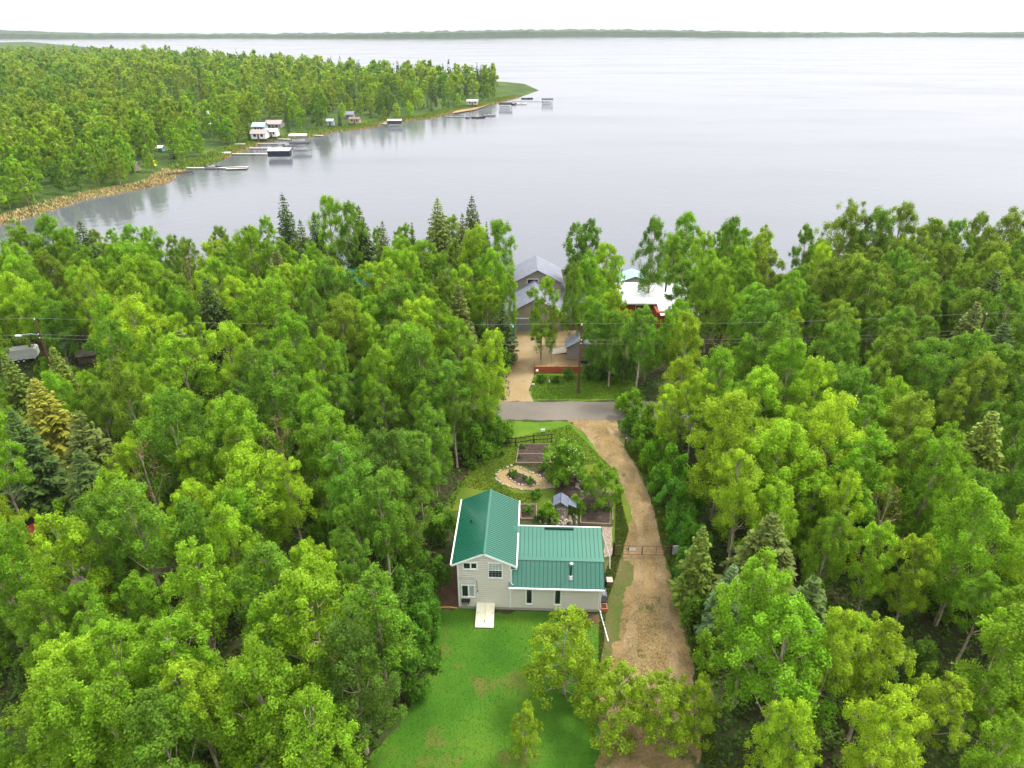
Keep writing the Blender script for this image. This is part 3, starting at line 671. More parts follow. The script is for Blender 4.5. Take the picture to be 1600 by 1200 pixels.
def rail_fence(name, label, pts, hgt, nrail, m, step=2.4, th=.1):
    t = thing(name, label, 'fence')
    for a, b_ in zip(pts[:-1], pts[1:]):
        L = (b_ - a).length; k = max(1, round(L / step))
        for j in range(k + 1):
            p = a.lerp(b_, j / k); MB().box(p.x - th / 2, p.x + th / 2, p.y - th / 2, p.y + th / 2, 0, hgt + .1).build('post', m, t)
        for r_ in range(nrail):
            z = hgt * (r_ + 1) / nrail; MB().bar(a + Vector((0, -th * .6, z)), b_ + Vector((0, -th * .6, z)), .05, .1).build('rail', m, t)
    return t
rail_fence('rail_fence', 'dark two rail wooden fence between the garden and the verge', gp([(770, 697), (806, 697), (834, 693), (862, 691)]), 1.15, 2, WOODD, 2.6, .11)
rail_fence('rail_fence', 'low weathered rail fence along the driveway side of the garden', gp([(957, 772), (956, 800), (957, 822)]), .8, 2, WOODG, 2.0)
o = MB().box(-.25, .25, -.06, .06, .35, .7).build('sign', WHITE); o.location = G(848, 678); MB().box(-.2, -.16, -.02, .02, 0, .35).box(.16, .2, -.02, .02, 0, .35).build('stake', WOODD, o); tag(o, 'small white board on stakes in the grass between fence and road', 'sign')
# gate across the driveway
gA, gB = G(958, 869), G(1047, 870.5)
t = thing('steel_gate', 'rust brown double swing steel gate across the dirt driveway', 'gate', gA); gd = gB - gA; L = gd.length; t.rotation_euler[2] = math.atan2(gd.y, gd.x)
for x, h_ in ((0, 1.75), (L, 1.6)): MB().box(x - .09, x + .09, -.09, .09, 0, h_).build('post', mat('gate_post', (.05, .035, .03)), t)
for a, b_ in ((.12, L / 2 - .04), (L / 2 + .04, L - .12)):
    fr = MB()
    for z in (.25, 1.3): fr.tube([(a, 0, z), (b_, 0, z)], .032, 6)
    for x in (a, (a + b_) / 2, b_): fr.tube([(x, 0, .25), (x, 0, 1.3)], .03, 6)
    gl = fr.build('gate_leaf', STEELR, t)
    for z in (.6, .95): MB().tube([(a, 0, z), (b_, 0, z)], .014, 5).build('rail', STEELR, gl)
s = MB().box(1.45, 2.1, -.06, -.04, .8, 1.05).build('sign', WHITE, t); MB().box(1.2, 1.9, .04, .06, .72, 1.0).build('notice_board', mat('grey_board', (.45, .42, .4)), t)
t = thing('lattice_panel', 'white slatted panel frame standing beside the gate post', 'panel', G(1053, 868), R(8))
MB().box(-.45, .45, -.03, .03, 0, .06).box(-.45, .45, -.03, .03, 1.14, 1.2).box(-.45, -.39, -.03, .03, .06, 1.14).box(.39, .45, -.03, .03, .06, 1.14).build('frame', WHITE, t)
for k in range(6): MB().box(-.34 + k * .13, -.27 + k * .13, -.015, .015, .06, 1.14).build('slat', WHITE, t)
t = thing('mailbox', 'black mailbox with white number plate on a post beside the driveway', 'mailbox', G(977, 696))
MB().box(-.06, .06, -.06, .06, 0, 1.1).build('post', BLACK, t); MB().prism([(-.16, 1.1), (.16, 1.1), (.16, 1.3), (.08, 1.4), (-.08, 1.4), (-.16, 1.3)], -.25, .25).build('box', BLACK, t); MB().box(-.1, .1, -.28, -.255, 1.13, 1.3).build('plate', WHITE, t)
t = thing('marker_post', 'thin white topped survey post standing on the roadside lawn', 'marker', G(858, 606)); MB().box(-.04, .04, -.04, .04, 0, .9).build('stake', WOODG, t); MB().box(-.06, .06, -.05, .05, .9, 1.25).build('cap', WHITE, t)
t = thing('marker_post', 'squat white culvert marker at the corner of the sand drive', 'marker', G(833, 605)); MB().box(-.05, .05, -.05, .05, 0, .35).build('stake', WOODG, t); MB().box(-.2, .2, -.05, .05, .35, .55).build('cap', WHITE, t)
t = thing('garden_lamp', 'round white globe lamp in the bushes by the red fence', 'lamp', G(839, 590)); MB().tube([(0, 0, 0), (0, 0, .9)], .04, 6).build('post', BLACK, t); MB().tube([(0, 0, .9), (0, 0, .97), (0, 0, 1.1), (0, 0, 1.23), (0, 0, 1.3)], [.05, .17, .2, .17, .04], 10).build('globe', WHITE, t)

# red fence across the road
fa, fb = G(835, 583), G(922, 583); t = thing('board_fence', 'low red stained board fence behind the roadside shrubs', 'fence', fa); L = (fb - fa).length
me = MB().box(0, .19, -.015, .015, .08, 1.05).mesh('board', REDW)
for k in range(int(L / .2)): part('board', me, t, (k * .2, (k % 2) * .012, 0))
for k in range(6): MB().box(k * L / 5 - .06, k * L / 5 + .06, .03, .15, 0, 1.2).build('post', REDW, t)
MB().box(-.05, L + .05, -.03, .12, 1.06, 1.12).build('top_rail', mat('top_rail_wood', (.5, .24, .12)), t)
fc = G(834, 569.5); d = fc - fa
for k in range(12): MB().box(-.02, .02, d.y * k / 12, d.y * (k + .9) / 12, .08, .95).build('board', REDW, t)

# ------------------------------------------------------------------ power line
def pole(loc, h_, label, lamp=False):
    t = thing('utility_pole', label, 'utility pole', loc, 0, 'poles of the roadside power line')
    MB().tube([(0, 0, 0), (0, 0, h_)], [.17, .11], 10).build('post', POLEW, t)
    MB().tube([(0, 0, h_), (0, 0, h_ + .12), (0, 0, h_ + .28)], [.05, .08, .04], 8).build('insulator', WHITE, t)
    for z in (h_ - 1.95, h_ - 2.5): MB().tube([(0, -.12, z), (0, -.26, z)], .05, 6).build('insulator', WHITE, t)
    if lamp:
        a = MB().tube([(0, 0, h_ - 2.2), (-.9, -.4, h_ - 1.8), (-2.0, -.8, h_ - 1.85)], .04, 6).build('lamp_arm', GALV, t); MB().prism([(-2.7, -.12), (-1.9, -.16), (-1.9, .16), (-2.7, .12)], 0, .16, 'z').build('lamp_head', WHITE, a).location = (0, -.8, h_ - 2.0)
    return Vector(loc) + Vector((0, 0, h_))
pc = Vector((9.15, 82.9, 0)); pl = G(54, 500, 10.3); pl.z = 0; pr = G(1541, 492, 11.2); pr.z = 0
tops = [pole(pl, 10.3, 'brown utility pole with a street lamp near the white trailer', True), pole(pc, 10.15, 'brown wooden utility pole standing on the roadside lawn'), pole(pr, 11.2, 'utility pole among the dark trees at the far end of the road')]
ends = [tops[0] + Vector((-52, 0, 0))] + tops + [tops[2] + Vector((55, 1, 0))]
for k, (dz, oy) in enumerate(((.28, 0), (-1.95, -.26), (-2.5, -.26))):
    for a, b_, nm in ((ends[0], ends[1], 'beyond the lamp pole'), (ends[1], ends[2], 'from the lamp pole to the lawn pole'), (ends[2], ends[3], 'from the lawn pole to the pole in the dark trees'), (ends[3], ends[4], 'beyond the pole in the dark trees')):
        pts = []
        for j in range(13):
            u = j / 12; p = a.lerp(b_, u); pts.append((p.x, p.y + oy, p.z + dz - .5 * 4 * u * (1 - u)))
        o = MB().tube(pts, .007, 4, cap=False).build('power_wire', WIRE); tag(o, ('top', 'middle', 'bottom')[k] + ' power wire ' + nm, 'wire', 'wires of the roadside power line')

# ------------------------------------------------------------------ lake-side buildings
def gable_roof(parent, x0, x1, y0, y1, ze, zr, m, th=.12, axis='y', name='roof'):
    """ridge along axis"""
    a = MB()
    if axis == 'y':
        xm = (x0 + x1) / 2
        p = [[(x0, y0, ze), (xm, y0, zr), (xm, y1, zr), (x0, y1, ze)][::-1], [(xm, y0, zr), (x1, y0, ze), (x1, y1, ze), (xm, y1, zr)][::-1]]
    else:
        ym = (y0 + y1) / 2
        p = [[(x0, y0, ze), (x1, y0, ze), (x1, ym, zr), (x0, ym, zr)], [(x0, ym, zr), (x1, ym, zr), (x1, y1, ze), (x0, y1, ze)]]
    for qd in p:
        n_ = (Vector(qd[1]) - Vector(qd[0])).cross(Vector(qd[3]) - Vector(qd[0]))
        a.slab(qd if n_.z > 0 else qd[::-1], th)
    return a.build(name, m, parent)
def gable_body(parent, x0, x1, y0, y1, ze, zr, m, axis='y', name='wall'):
    a = MB()
    if axis == 'y': a.prism([(x0, 0), (x1, 0), (x1, ze), ((x0 + x1) / 2, zr), (x0, ze)], y0, y1, 'y')
    else: a.prism([(y0, 0), (y1, 0), (y1, ze), ((y0 + y1) / 2, zr), (y0, ze)], x0, x1, 'x')
    return a.build(name, m, parent)
def wins(parent, lst, y, m=GLASS, fm=WHITE):
    for x0, x1, z0, z1 in lst:
        f = MB().box(x0 - .1, x1 + .1, y - .06, y + .02, z0 - .1, z0).box(x0 - .1, x1 + .1, y - .06, y + .02, z1, z1 + .1).box(x0 - .1, x0, y - .06, y + .02, z0, z1).box(x1, x1 + .1, y - .06, y + .02, z0, z1).build('window', fm, parent)
        MB().box(x0, x1, y - .03, y + .0, z0, z1).build('pane', m, f)
GX, GY = 3.9, 104.6
t = thing('lake_house', 'large grey gabled house with attached garage at the end of the sand yard', 'house', (GX, GY, 0))
gable_body(t, -4.6, 4.6, 0, 7, 3.1, 5.6, TAUPE); gable_roof(t, -5.1, 5.1, -.5, 9.0, 3.05, 5.9, GREYR)
gd = MB().box(-4.0, 1.0, -.05, .0, 0, 2.25).build('garage_door', mat('grey_door', (.27, .27, .28)), t)
for z in (.56, 1.12, 1.68): MB().box(-4.0, 1.0, -.065, -.05, z - .02, z + .02).build('groove', mat('groove_grey', (.17, .17, .18)), gd)
MB().box(-4.25, -4.0, -.07, 0, 0, 2.4).box(1.0, 1.25, -.07, 0, 0, 2.4).box(-4.0, 1.0, -.07, 0, 2.25, 2.4).build('garage_trim', WHITE, t)
gable_body(t, -3.6, 4.6, 8.8, 17, 5.5, 7.5, TAUPE); gable_roof(t, -4.1, 5.1, 8.2, 17.0, 5.4, 7.85, GREYR)
gable_body(t, 4.7, 9.0, 7.2, 15, 2.4, 4.0, TAUPE, 'x'); gable_roof(t, 4.65, 9.4, 6.4, 15.5, 2.4, 4.4, GREYR, axis='x')
wins(t, [(-1.2, .6, 5.2, 6.0)], 8.78); wins(t, [(6.4, 8.6, .7, 1.9)], 6.98)
dk = MB().box(5.4, 9.4, 2.6, 6.2, .5, .6).build('deck', WOODD, t)
for x in np.linspace(5.4, 9.4, 14): MB().box(x - .03, x + .03, 2.6, 2.66, .6, 1.5).build('baluster', WOODD, dk)
MB().box(5.35, 9.45, 2.58, 2.68, 1.5, 1.58).build('handrail', WOODD, dk)
for x in (5.5, 9.2): MB().box(x - .08, x + .08, 6.5, 6.66, 0, 2.38).build('deck_post', WHITE, dk)
t = thing('shed', 'small grey garden shed with blue grey roof behind the utility pole', 'shed', G(905, 562), R(-3))
gable_body(t, -1.9, 1.6, 0, 2.8, 2.1, 3.0, mat('shed_grey', (.3, .27, .25), (.25, .22, .2))); gable_roof(t, -2.2, 1.9, -.35, 3.1, 2.05, 3.2, GREYR); MB().box(.3, 1.2, -.05, 0, 0, 1.9).build('door', mat('shed_door', (.2, .16, .14)), t)
t = thing('plywood_sheet', 'pale slab tilted on the sand beside the grey shed', 'board', G(878, 549), R(12)); MB().slab([(-1.8, -1, .1), (1.8, -1, .35), (1.8, 1, .35), (-1.8, 1, .1)], .06).build('panel', mat('pale_ply', (.6, .5, .4)), t); MB().box(-1.6, 1.6, -.9, .9, 0, .06).build('bearer', WOODD, t)
t = thing('fire_pit', 'dark round fire pit with black chairs behind the red fence', 'fire pit', G(912, 566)); MB().tube([(0, 0, 0), (0, 0, .45)], .6, 12).build('ring', BLACK, t); MB().tube([(0, 0, .45), (0, 0, .5)], [.5, .45], 12).build('ash', mat('ash', (.1, .1, .1)), t)
t = thing('recycling_bin', 'turquoise cart bin beside the garage of the grey house', 'bin', G(796, 527)); MB().prism([(-.5, .1), (.5, .1), (.62, 1.9), (-.62, 1.9)], -.5, .5).build('body', TURQ, t); MB().prism([(-.68, 1.9), (.68, 1.9), (.5, 2.1), (-.5, 2.1)], -.58, .58).build('lid', mat('pale_turquoise', (.3, .62, .66)), t); MB().tube([(-.5, .5, .15), (.5, .5, .15)], .15, 8).build('wheel', RUBBER, t)

t = thing('cabin', 'low red brown lake cabin under a bright white metal roof', 'cabin', (22.6, 108, 0))
MB().box(-4.4, 8, 2.5, 11, 0, 2.9).box(1.6, 8, -1.5, 2.5, 0, 2.6).build('wall', REDW, t)
wr = mat('white_steel_roof', (.85, .86, .87), (.78, .79, .8), rough=.4)
for k in range(13): MB().slab([(-5 + k * 1.05, 1.6, 3.0), (-3.98 + k * 1.05, 1.6, 3.0), (-3.98 + k * 1.05, 11.0, 3.5), (-5 + k * 1.05, 11.0, 3.5)], .1).build('roof_panel', wr, t)
for k in range(6): MB().slab([(2.1 + k * 1.08, -2.2, 2.35), (3.15 + k * 1.08, -2.2, 2.35), (3.15 + k * 1.08, 1.75, 3.06), (2.1 + k * 1.08, 1.75, 3.06)], .09).build('roof_panel', wr, t)
MB().box(-5.05, 2.0, 1.52, 1.6, 2.85, 3.06).build('gutter', WHITE, t)
wins(t, [(-1.2, .2, 1.0, 2.3)], 2.48)
cn = MB().tube([(4.4, 6, 3.5), (4.4, 6, 5.1)], .16, 8).build('chimney', BLACK, t); MB().tube([(4.4, 6, 5.1), (4.4, 6, 5.3)], .26, 8).build('chimney_cap', BLACK, cn)
t = thing('boathouse', 'pale turquoise roofed boathouse at the shore behind the white roofed cabin', 'boathouse', (24.0, 127.5, -1.1)); gable_body(t, -2.5, 2.5, 0, 4, 1.9, 2.6, WHITE); gable_roof(t, -3, 3, -.5, 4.5, 1.9, 3.0, mat('pale_teal_roof', (.3, .5, .48), rough=.5))
pg = G(563, 447, 3.2); t = thing('cottage', 'cottage with a green metal roof among the spruces by the lake', 'cottage', (pg.x, pg.y, 0), R(10))
gable_body(t, -4, 4, 0, 8, 3.0, 4.6, TAN, 'x'); gable_roof(t, -4.5, 4.5, -.6, 8.6, 2.95, 5.2, mat('green_cottage_roof', (.0, .19, .13), (.0, .15, .1), rough=.35, coat=.4), axis='x'); MB().box(-4.5, 4.5, -.72, -.6, 2.85, 3.0).build('gutter', WHITE, t); wins(t, [(-1, 1, 1, 2.3)], -.02)
pg = G(706, 448, 3.0); t = thing('cottage', 'cottage with a faded brown roof half hidden by lakeside birches', 'cottage', (pg.x, pg.y, 0), R(-8))
gable_body(t, -3.5, 3.5, 0, 8, 3.0, 4.8, REDW, 'x'); gable_roof(t, -4, 4, -.6, 8.6, 2.95, 5.2, mat('faded_roof', (.32, .25, .2), (.24, .19, .16)), axis='x'); wins(t, [(-1, 1, 1, 2.3)], -.02)
pg = G(1285, 480, 0); t = thing('cabin', 'grey roofed cabin half hidden behind lakeside trees across from the white roofed cabin', 'cabin', (pg.x, pg.y, 0), R(12))
gable_body(t, -3, 3, 0, 6, 2.5, 4.0, TAUPE); gable_roof(t, -3.4, 3.4, -.4, 6.4, 2.5, 4.3, GREYR)
MB().box(-1, 1, -.05, 0, 0, 2).build('door', WHITE, t)
def car(loc, rz, m, label):
    t = thing('parked_car', label, 'car', loc, rz)
    MB().prism([(-2.2, .35), (2.2, .35), (2.25, .8), (1.3, .95), (.7, 1.45), (-1.3, 1.45), (-2.1, .95), (-2.25, .7)], -.85, .85).build('body', m, t, .06)
    MB().prism([(1.15, .97), (.68, 1.4), (-1.25, 1.4), (-1.9, .97)], -.862, .862).build('window', GLASS, t)
    for x in (-1.4, 1.4):
        for y in (-.86, .86): MB().tube([(x, y - .1, .34), (x, y + .1, .34)], .34, 12).build('wheel', RUBBER, t)
    for y in (-.6, .6): MB().box(2.23, 2.27, y - .15, y + .15, .6, .75).build('headlight', WHITE, t)
car(G(62, 842), R(70), REDP, 'dark red car parked in the shade at the edge of the wood')
car(G(1290, 475), R(40), BLACK, 'dark car parked on the lake side clearing')
t = thing('cargo_trailer', 'white enclosed cargo trailer parked among the trees by the road', 'trailer', G(37, 563), R(22)); t.scale = (.76, .76, .8)
MB().prism([(-2.6, .55), (2.3, .55), (2.9, .9), (2.9, 2.35), (2.5, 2.6), (-2.6, 2.6)], -1.15, 1.15).build('body', WHITE, t, .05)
MB().box(-2.6, 2.4, -1.165, -1.15, .95, 1.0).build('trim_strip', mat('grey_trim', (.3, .3, .3)), t); MB().box(-2.64, -2.6, -1.0, 1.0, .7, 2.45).build('door', mat('off_white', (.7, .7, .7)), t)
for x in (-.5, .4):
    for y in (-1.2, 1.2):
        wl_ = MB().tube([(x, y - .1, .36), (x, y + .1, .36)], .36, 12).build('wheel', RUBBER, t); MB().tube([(x, y - .12, .36), (x, y + .12, .36)], .18, 10).build('rim', WHITE, wl_)
MB().bar((2.7, .5, .5), (4.1, 0, .5), .1, .1).bar((2.7, -.5, .5), (4.1, 0, .5), .1, .1).build('hitch', BLACK, t)
t = thing('storage_bin', 'green lidded plastic bin beside a fallen birch rail', 'bin', G(98, 548)); MB().prism([(-.8, 0), (.8, 0), (.9, 1.0), (-.9, 1.0)], -.6, .6).build('body', GREENPL, t); MB().box(-.95, .95, -.66, .66, 1.0, 1.1).build('lid', GREENPL, t)
t = thing('firewood_rack', 'dark brown firewood rack leaning in the wood near the green bin', 'wood rack', G(139, 566), R(20)); MB().slab([(-1.4, -.7, 1.3), (1.4, -.7, 1.3), (1.4, .8, 1.9), (-1.4, .8, 1.9)], .06).build('roof', BROWNR, t)
for x in (-1.3, 1.3): MB().box(x - .06, x + .06, -.6, -.5, 0, 1.3).box(x - .06, x + .06, .6, .7, 0, 1.75).build('post', WOODD, t)
for k in range(12): MB().tube([(-1.1 + (k % 6) * .42, -.5, .2 + .38 * (k // 6)), (-1.1 + (k % 6) * .42, .5, .2 + .38 * (k // 6))], .18, 7).build('log', WOODG, t)
t = thing('tent', 'small orange tent on the shaded forest floor', 'tent', G(36, 716)); MB().prism([(-1.2, 0), (1.2, 0), (.1, 1.3), (-.1, 1.3)], -1.2, 1.2).build('canopy', ORANGE, t); MB().tube([(0, -1.25, 0), (0, -1.25, 1.35)], .03, 5).build('tent_pole', GALV, t)
t = thing('shed', 'dark red shed glimpsed between aspen trunks in the shaded wood', 'shed', G(148, 945), R(15)); gable_body(t, -1.5, 1.5, 0, 2.5, 2.0, 2.8, REDP); gable_roof(t, -1.7, 1.7, -.2, 2.7, 1.95, 2.95, BROWNR)
# ------------------------------------------------------------------ far shore: docks, lifts, boats, cabins
DOCKP = MB().box(0, .28, -.75, .75, -.03, .03).mesh('plank', DOCKW)
def W3(px, py, z=LAKE_Z): return G(px, py, z)
def dock(p, q, label, wd=1.5, m=None):
    a = W3(*p); b_ = W3(*q); d = b_ - a; L = d.length
    t = thing('dock', label, 'dock', (a.x, a.y, LAKE_Z), math.atan2(d.y, d.x), 'docks along the far shore')
    MB().box(0, L, -wd / 2, wd / 2, .42, .5).build('deck', m or DOCKW, t)
    MB().box(0, L, -wd / 2, -wd / 2 + .1, .3, .42).box(0, L, wd / 2 - .1, wd / 2, .3, .42).build('stringer', WOODG, t)
    for k in range(max(2, int(L / 5)) + 1):
        x = L * k / max(2, int(L / 5))
        for y in (-wd / 2, wd / 2): MB().tube([(x, y, -1.2), (x, y, .75)], .05, 5).build('post', GALV, t)
def hull(L, Wd, H_, m, t, name='hull'):
    v = []; n_ = 7
    for i in range(n_):
        u = i / (n_ - 1); x = -L / 2 + L * u; w_ = Wd / 2 * (1 - max(0, (u - .45) / .55) ** 2.2) + .02; h_ = H_ * (1 + .25 * u * u)
        v += [(x, -w_, h_), (x, -w_ * .7, .0), (x, w_ * .7, .0), (x, w_, h_)]
    f = []
    for i in range(n_ - 1):
        for k in range(3): f.append((4 * i + k, 4 * i + k + 1, 4 * i + 5 + k, 4 * i + 4 + k))
        f.append((4 * i + 3, 4 * i, 4 * i + 4, 4 * i + 7))
    f.append((0, 3, 2, 1)); return MB().add(v, f).build(name, m, t)
def boat(loc, rz, label, m=None, L=6.0, group='boats along the far shore'):
    t = thing('motorboat', label, 'boat', loc, rz, group)
    hull(L, 2.2, .8, m or WHITE, t); MB().box(-1.9, 1.0, -.75, .75, .78, .86).build('cockpit', mat('boat_grey', (.25, .25, .27)), t)
    MB().slab([(.9, -.8, .85), (1.3, -.7, 1.4), (1.3, .7, 1.4), (.9, .8, .85)], .03).build('windscreen', GLASS, t)
    MB().box(-L / 2 - .45, -L / 2, -.22, .22, .2, 1.1).build('outboard_motor', BLACK, t)
    for y in (-.4, .4): MB().box(-.6, 0, y - .25, y + .25, .86, 1.2).build('seat', mat('boat_seat', (.5, .5, .5)), t)
def lift(p, label, canopy, rz=0.0, L=7.6, Wd=3.4, top=None, skirt=.9, withboat=True, hull_m=None):
    a = W3(*p); t = thing('boat_lift', label, 'boat lift', (a.x, a.y, LAKE_Z), rz, 'boat lifts moored off the far shore')
    for x in (-L / 2 + .5, L / 2 - .5):
        for y in (-Wd / 2 + .2, Wd / 2 - .2): MB().box(x - .07, x + .07, y - .07, y + .07, -1.2, 3.0).build('post', GALV, t)
    MB().box(-L / 2 + .2, L / 2 - .2, -Wd / 2 + .1, -Wd / 2 + .3, .2, .35).box(-L / 2 + .2, L / 2 - .2, Wd / 2 - .3, Wd / 2 - .1, .2, .35).build('cradle', GALV, t)
    MB().prism([(-Wd / 2, 3.0), (Wd / 2, 3.0), (Wd / 2 - .5, 3.45), (-Wd / 2 + .5, 3.45)], -L / 2, L / 2, 'x').build('canopy', top or canopy, t)
    MB().box(-L / 2, L / 2, -Wd / 2 - .03, -Wd / 2, 3.0 - skirt, 3.0).box(-L / 2, L / 2, Wd / 2, Wd / 2 + .03, 3.0 - skirt, 3.0).box(-L / 2 - .03, -L / 2, -Wd / 2, Wd / 2, 3.0 - skirt, 3.0).box(L / 2, L / 2 + .03, -Wd / 2, Wd / 2, 3.0 - skirt, 3.0).build('skirt', canopy, t)
    if withboat: boat((a.x, a.y, LAKE_Z + .45), rz, 'boat hanging in the ' + label.split(' off ')[0].replace('boat lift ', 'lift '), hull_m, 5.6)
dock((292, 264), (386, 264), 'long pale dock beside the stone breakwater on the far shore')
dock((362, 242), (422, 242), 'pale dock leading out to the navy curtained boat lift')
dock((390, 233), (462, 232.5), 'straight dock just beyond the navy curtained boat lift')
dock((400, 226), (452, 225.5), 'dock that reaches the dark canopied boat lift', m=mat('grey_dock', (.4, .39, .37)))
dock((417, 218), (462, 219.5), 'dock starting beside the white lakeside cabin')
dock((478, 212), (505, 213.5), 'short pale dock past the white topped boat lift')
dock((586, 194), (612, 195.5), 'small dock with the white topped lift by the sandy landing')
dock((696, 183), (732, 183.5), 'thin dark dock leading out to three moored boats', m=mat('grey_dock2', (.3, .3, .3)))
dock((800, 158), (851, 158.5), 'most distant dock of the shore, ending at a boat lift')
lift((438, 247), 'navy curtained boat lift with a white top off the near dock', NAVY, R(4), 8.4, 3.6, WHITE, 2.2, False)
lift((467, 222), 'white topped open boat lift off the cabin dock', mat('grey_canvas', (.35, .35, .36)), R(4), 7.6, 3.4, WHITE, .4)
lift((470, 235), 'dark canopied open boat lift off the second dock', mat('charcoal_canvas', (.06, .06, .065)), R(2), 8.0, 3.4, None, .35)
lift((617, 197.5), 'white topped boat lift with dark sides off the sandy landing', mat('charcoal_canvas', (.06, .06, .065)), R(3), 7.4, 3.4, WHITE, 1.6)
lift((790, 169), 'dark canopied boat lift standing alone off the distant beach', mat('charcoal_canvas', (.06, .06, .065)), R(3), 8.6, 3.6, None, .9)
lift((855, 162), 'grey boat lift at the outer end of the most distant dock', mat('slate_canvas', (.14, .15, .17)), R(0), 7.6, 3.6, None, .6)
boat(W3(456, 229, LAKE_Z - .15), R(20), 'grey fishing boat tied between the two open boat lifts', mat('hull_grey', (.3, .31, .33)))
boat(W3(335, 264, LAKE_Z - .15), R(4), 'dark blue runabout tied along the breakwater dock', NAVY)
boat(W3(732, 184.5, LAKE_Z - .15), R(80), 'blue grey boat moored first at the end of the thin dark dock', mat('hull_blue', (.12, .16, .22)), 6.5)
boat(W3(748, 185, LAKE_Z - .15), R(5), 'dark burgundy boat moored in the middle of three off the thin dock', mat('hull_burgundy', (.07, .02, .04)), 7.5)
boat(W3(765, 182, LAKE_Z - .15), R(0), 'slim grey boat moored outermost of three off the thin dock', mat('hull_grey', (.3, .31, .33)), 7)
boat(W3(803, 164, LAKE_Z - .15), R(60), 'small dark boat moored by the lone distant boat lift', NAVY, 5)
boat(W3(816, 163.5, LAKE_Z - .15), R(0), 'pale open boat anchored just past the lone distant boat lift', WHITE, 7)
boat(W3(824, 155, LAKE_Z - .15), R(5), 'dark boat lying at the most distant dock', NAVY, 8)
t = thing('swim_raft', 'pale square raft deck at the end of the breakwater dock', 'raft', W3(371, 264), R(10), None)
MB().box(-3.6, 3.6, -2.2, 2.2, .35, .5).build('deck', DOCKW, t)
for y in (-1.8, 0, 1.8): MB().tube([(-3.5, y, .1), (3.5, y, .1)], .3, 8).build('float', BLACK, t)
t = thing('slipway', 'dark timber slipway rails running down the bank beside the breakwater dock', 'slipway', W3(281, 270, -.9), R(35)); MB().box(-4.5, 4.5, -1.2, -.9, -.1, .1).box(-4.5, 4.5, .9, 1.2, -.1, .1).build('rail', WOODD, t)
for k in range(7): MB().box(-4.2 + k * 1.4, -4.0 + k * 1.4, -1.4, 1.4, -.25, -.1).build('sleeper', WOODG, t)
t = thing('overturned_boat', 'small white rowing boat upside down on the far beach', 'boat', W3(354, 239.5, -1.0), R(20)); hull(3.6, 1.4, .5, WHITE, t).rotation_euler = (math.pi, 0, 0); t.location.z = -.5
MB().box(-1.6, 1.2, -.04, .04, .0, .06).build('keel', WHITE, t)
t = thing('canoe', 'white canoe lying on the grass near the shrubs of the far beach', 'boat', W3(375, 226, -.7), R(10)); hull(4.6, .9, .4, WHITE, t); MB().box(-1, -.8, -.4, .4, .3, .35).build('seat', WOODG, t)
def fhouse(px, py, w_, d_, h_, r_, wm_, rm_, label, cat='cabin', name='cabin', rz=0, axis='x', door=True):
    w_ *= .86; h_ = max(2.15, h_ * .86); r_ = max(h_ + .7, r_ * .86)
    p = G(px, py, .2); t = thing(name, label, cat, p, R(rz))
    gable_body(t, -w_ / 2, w_ / 2, 0, d_, h_, r_ - .15, wm_, axis); gable_roof(t, -w_ / 2 - .4, w_ / 2 + .4, -.4, d_ + .4, h_ - .05, r_ + .1, rm_, axis=axis)
    if w_ > 4: wins(t, [(-w_ * .32, -w_ * .14, .9, 2.0), (w_ * .16, w_ * .34, .9, 2.0)], -.02)
    if door: MB().box(-.45, .45, -.06, 0, 0, 2.0).build('door', mat('door_brown', (.2, .13, .09)), t)
    return t
PINKR = mat('pinkish_shingle', (.4, .33, .31), (.3, .25, .24)); PALEB = mat('pale_blue_wall', (.4, .5, .55)); GREYW = mat('grey_wall', (.33, .3, .28))
fhouse(404, 217, 7.5, 5, 2.6, 4.2, WHITE, PINKR, 'white lakeside cabin with a mauve roof behind the docks')
fhouse(424, 213.5, 5.5, 5, 2.8, 3.4, WHITE, WHITE, 'white boathouse with a white roof beside the mauve roofed cabin', 'boathouse', 'boathouse')
fhouse(404, 206, 6.5, 6, 2.8, 4.5, PALEB, mat('pale_blue_roof', (.42, .5, .53)), 'pale blue roofed cottage behind the white lakeside cabin', 'cottage', 'cottage')
fhouse(427, 202, 8.5, 7, 2.8, 4.4, GREYW, PINKR, 'brown grey bungalow with a mauve roof above the far lawn', 'bungalow', 'bungalow')
fhouse(358, 210, 5, 5, 2.4, 3.6, TAUPE, mat('dusty_roof', (.3, .25, .23)), 'small grey cottage hidden by dark trees behind the canoe', 'cottage', 'cottage')
fhouse(516, 196.5, 3.6, 3.4, 2.6, 3.6, PALEB, mat('pale_blue_roof', (.42, .5, .53)), 'pale blue grey shed on the far lawn by the point', 'shed', 'shed')
fhouse(554, 193, 6, 4, 2.2, 3.4, TAN, BROWNR, 'tan shed with a dark doorway by the sandy landing', 'shed', 'shed')
fhouse(546, 187, 5, 5, 3, 4.6, GREYW, GREYR, 'grey cottage peeping above the tan shed', 'cottage', 'cottage')
fhouse(738, 164, 8, 5, 2.4, 3.6, mat('cream_wall', (.5, .46, .4)), mat('cream_roof', (.46, .42, .37)), 'cream roofed white cabin above the distant sandy beach', 'cabin', 'cabin')
fhouse(250, 240, 2.6, 2.4, 2.2, 3.2, mat('playhouse_blue', (.2, .42, .5)), WHITE, 'tiny turquoise playhouse with white roof under the aspens', 'playhouse', 'playhouse')
fhouse(207, 268, 3.2, 3, 2.2, 3.2, mat('pinkish_wall', (.5, .38, .34)), PINKR, 'small pinkish hut in the shoreline thicket', 'hut', 'hut')
fhouse(366, 197, 5, 5, 2.4, 3.6, TAN, TAN, 'tan roofed hut between the dark spruces of the far shore', 'hut', 'hut')
fhouse(330, 203, 5, 5, 2.6, 3.8, WHITE, WHITE, 'pale cottage in the trees below the white motorhome', 'cottage', 'cottage')
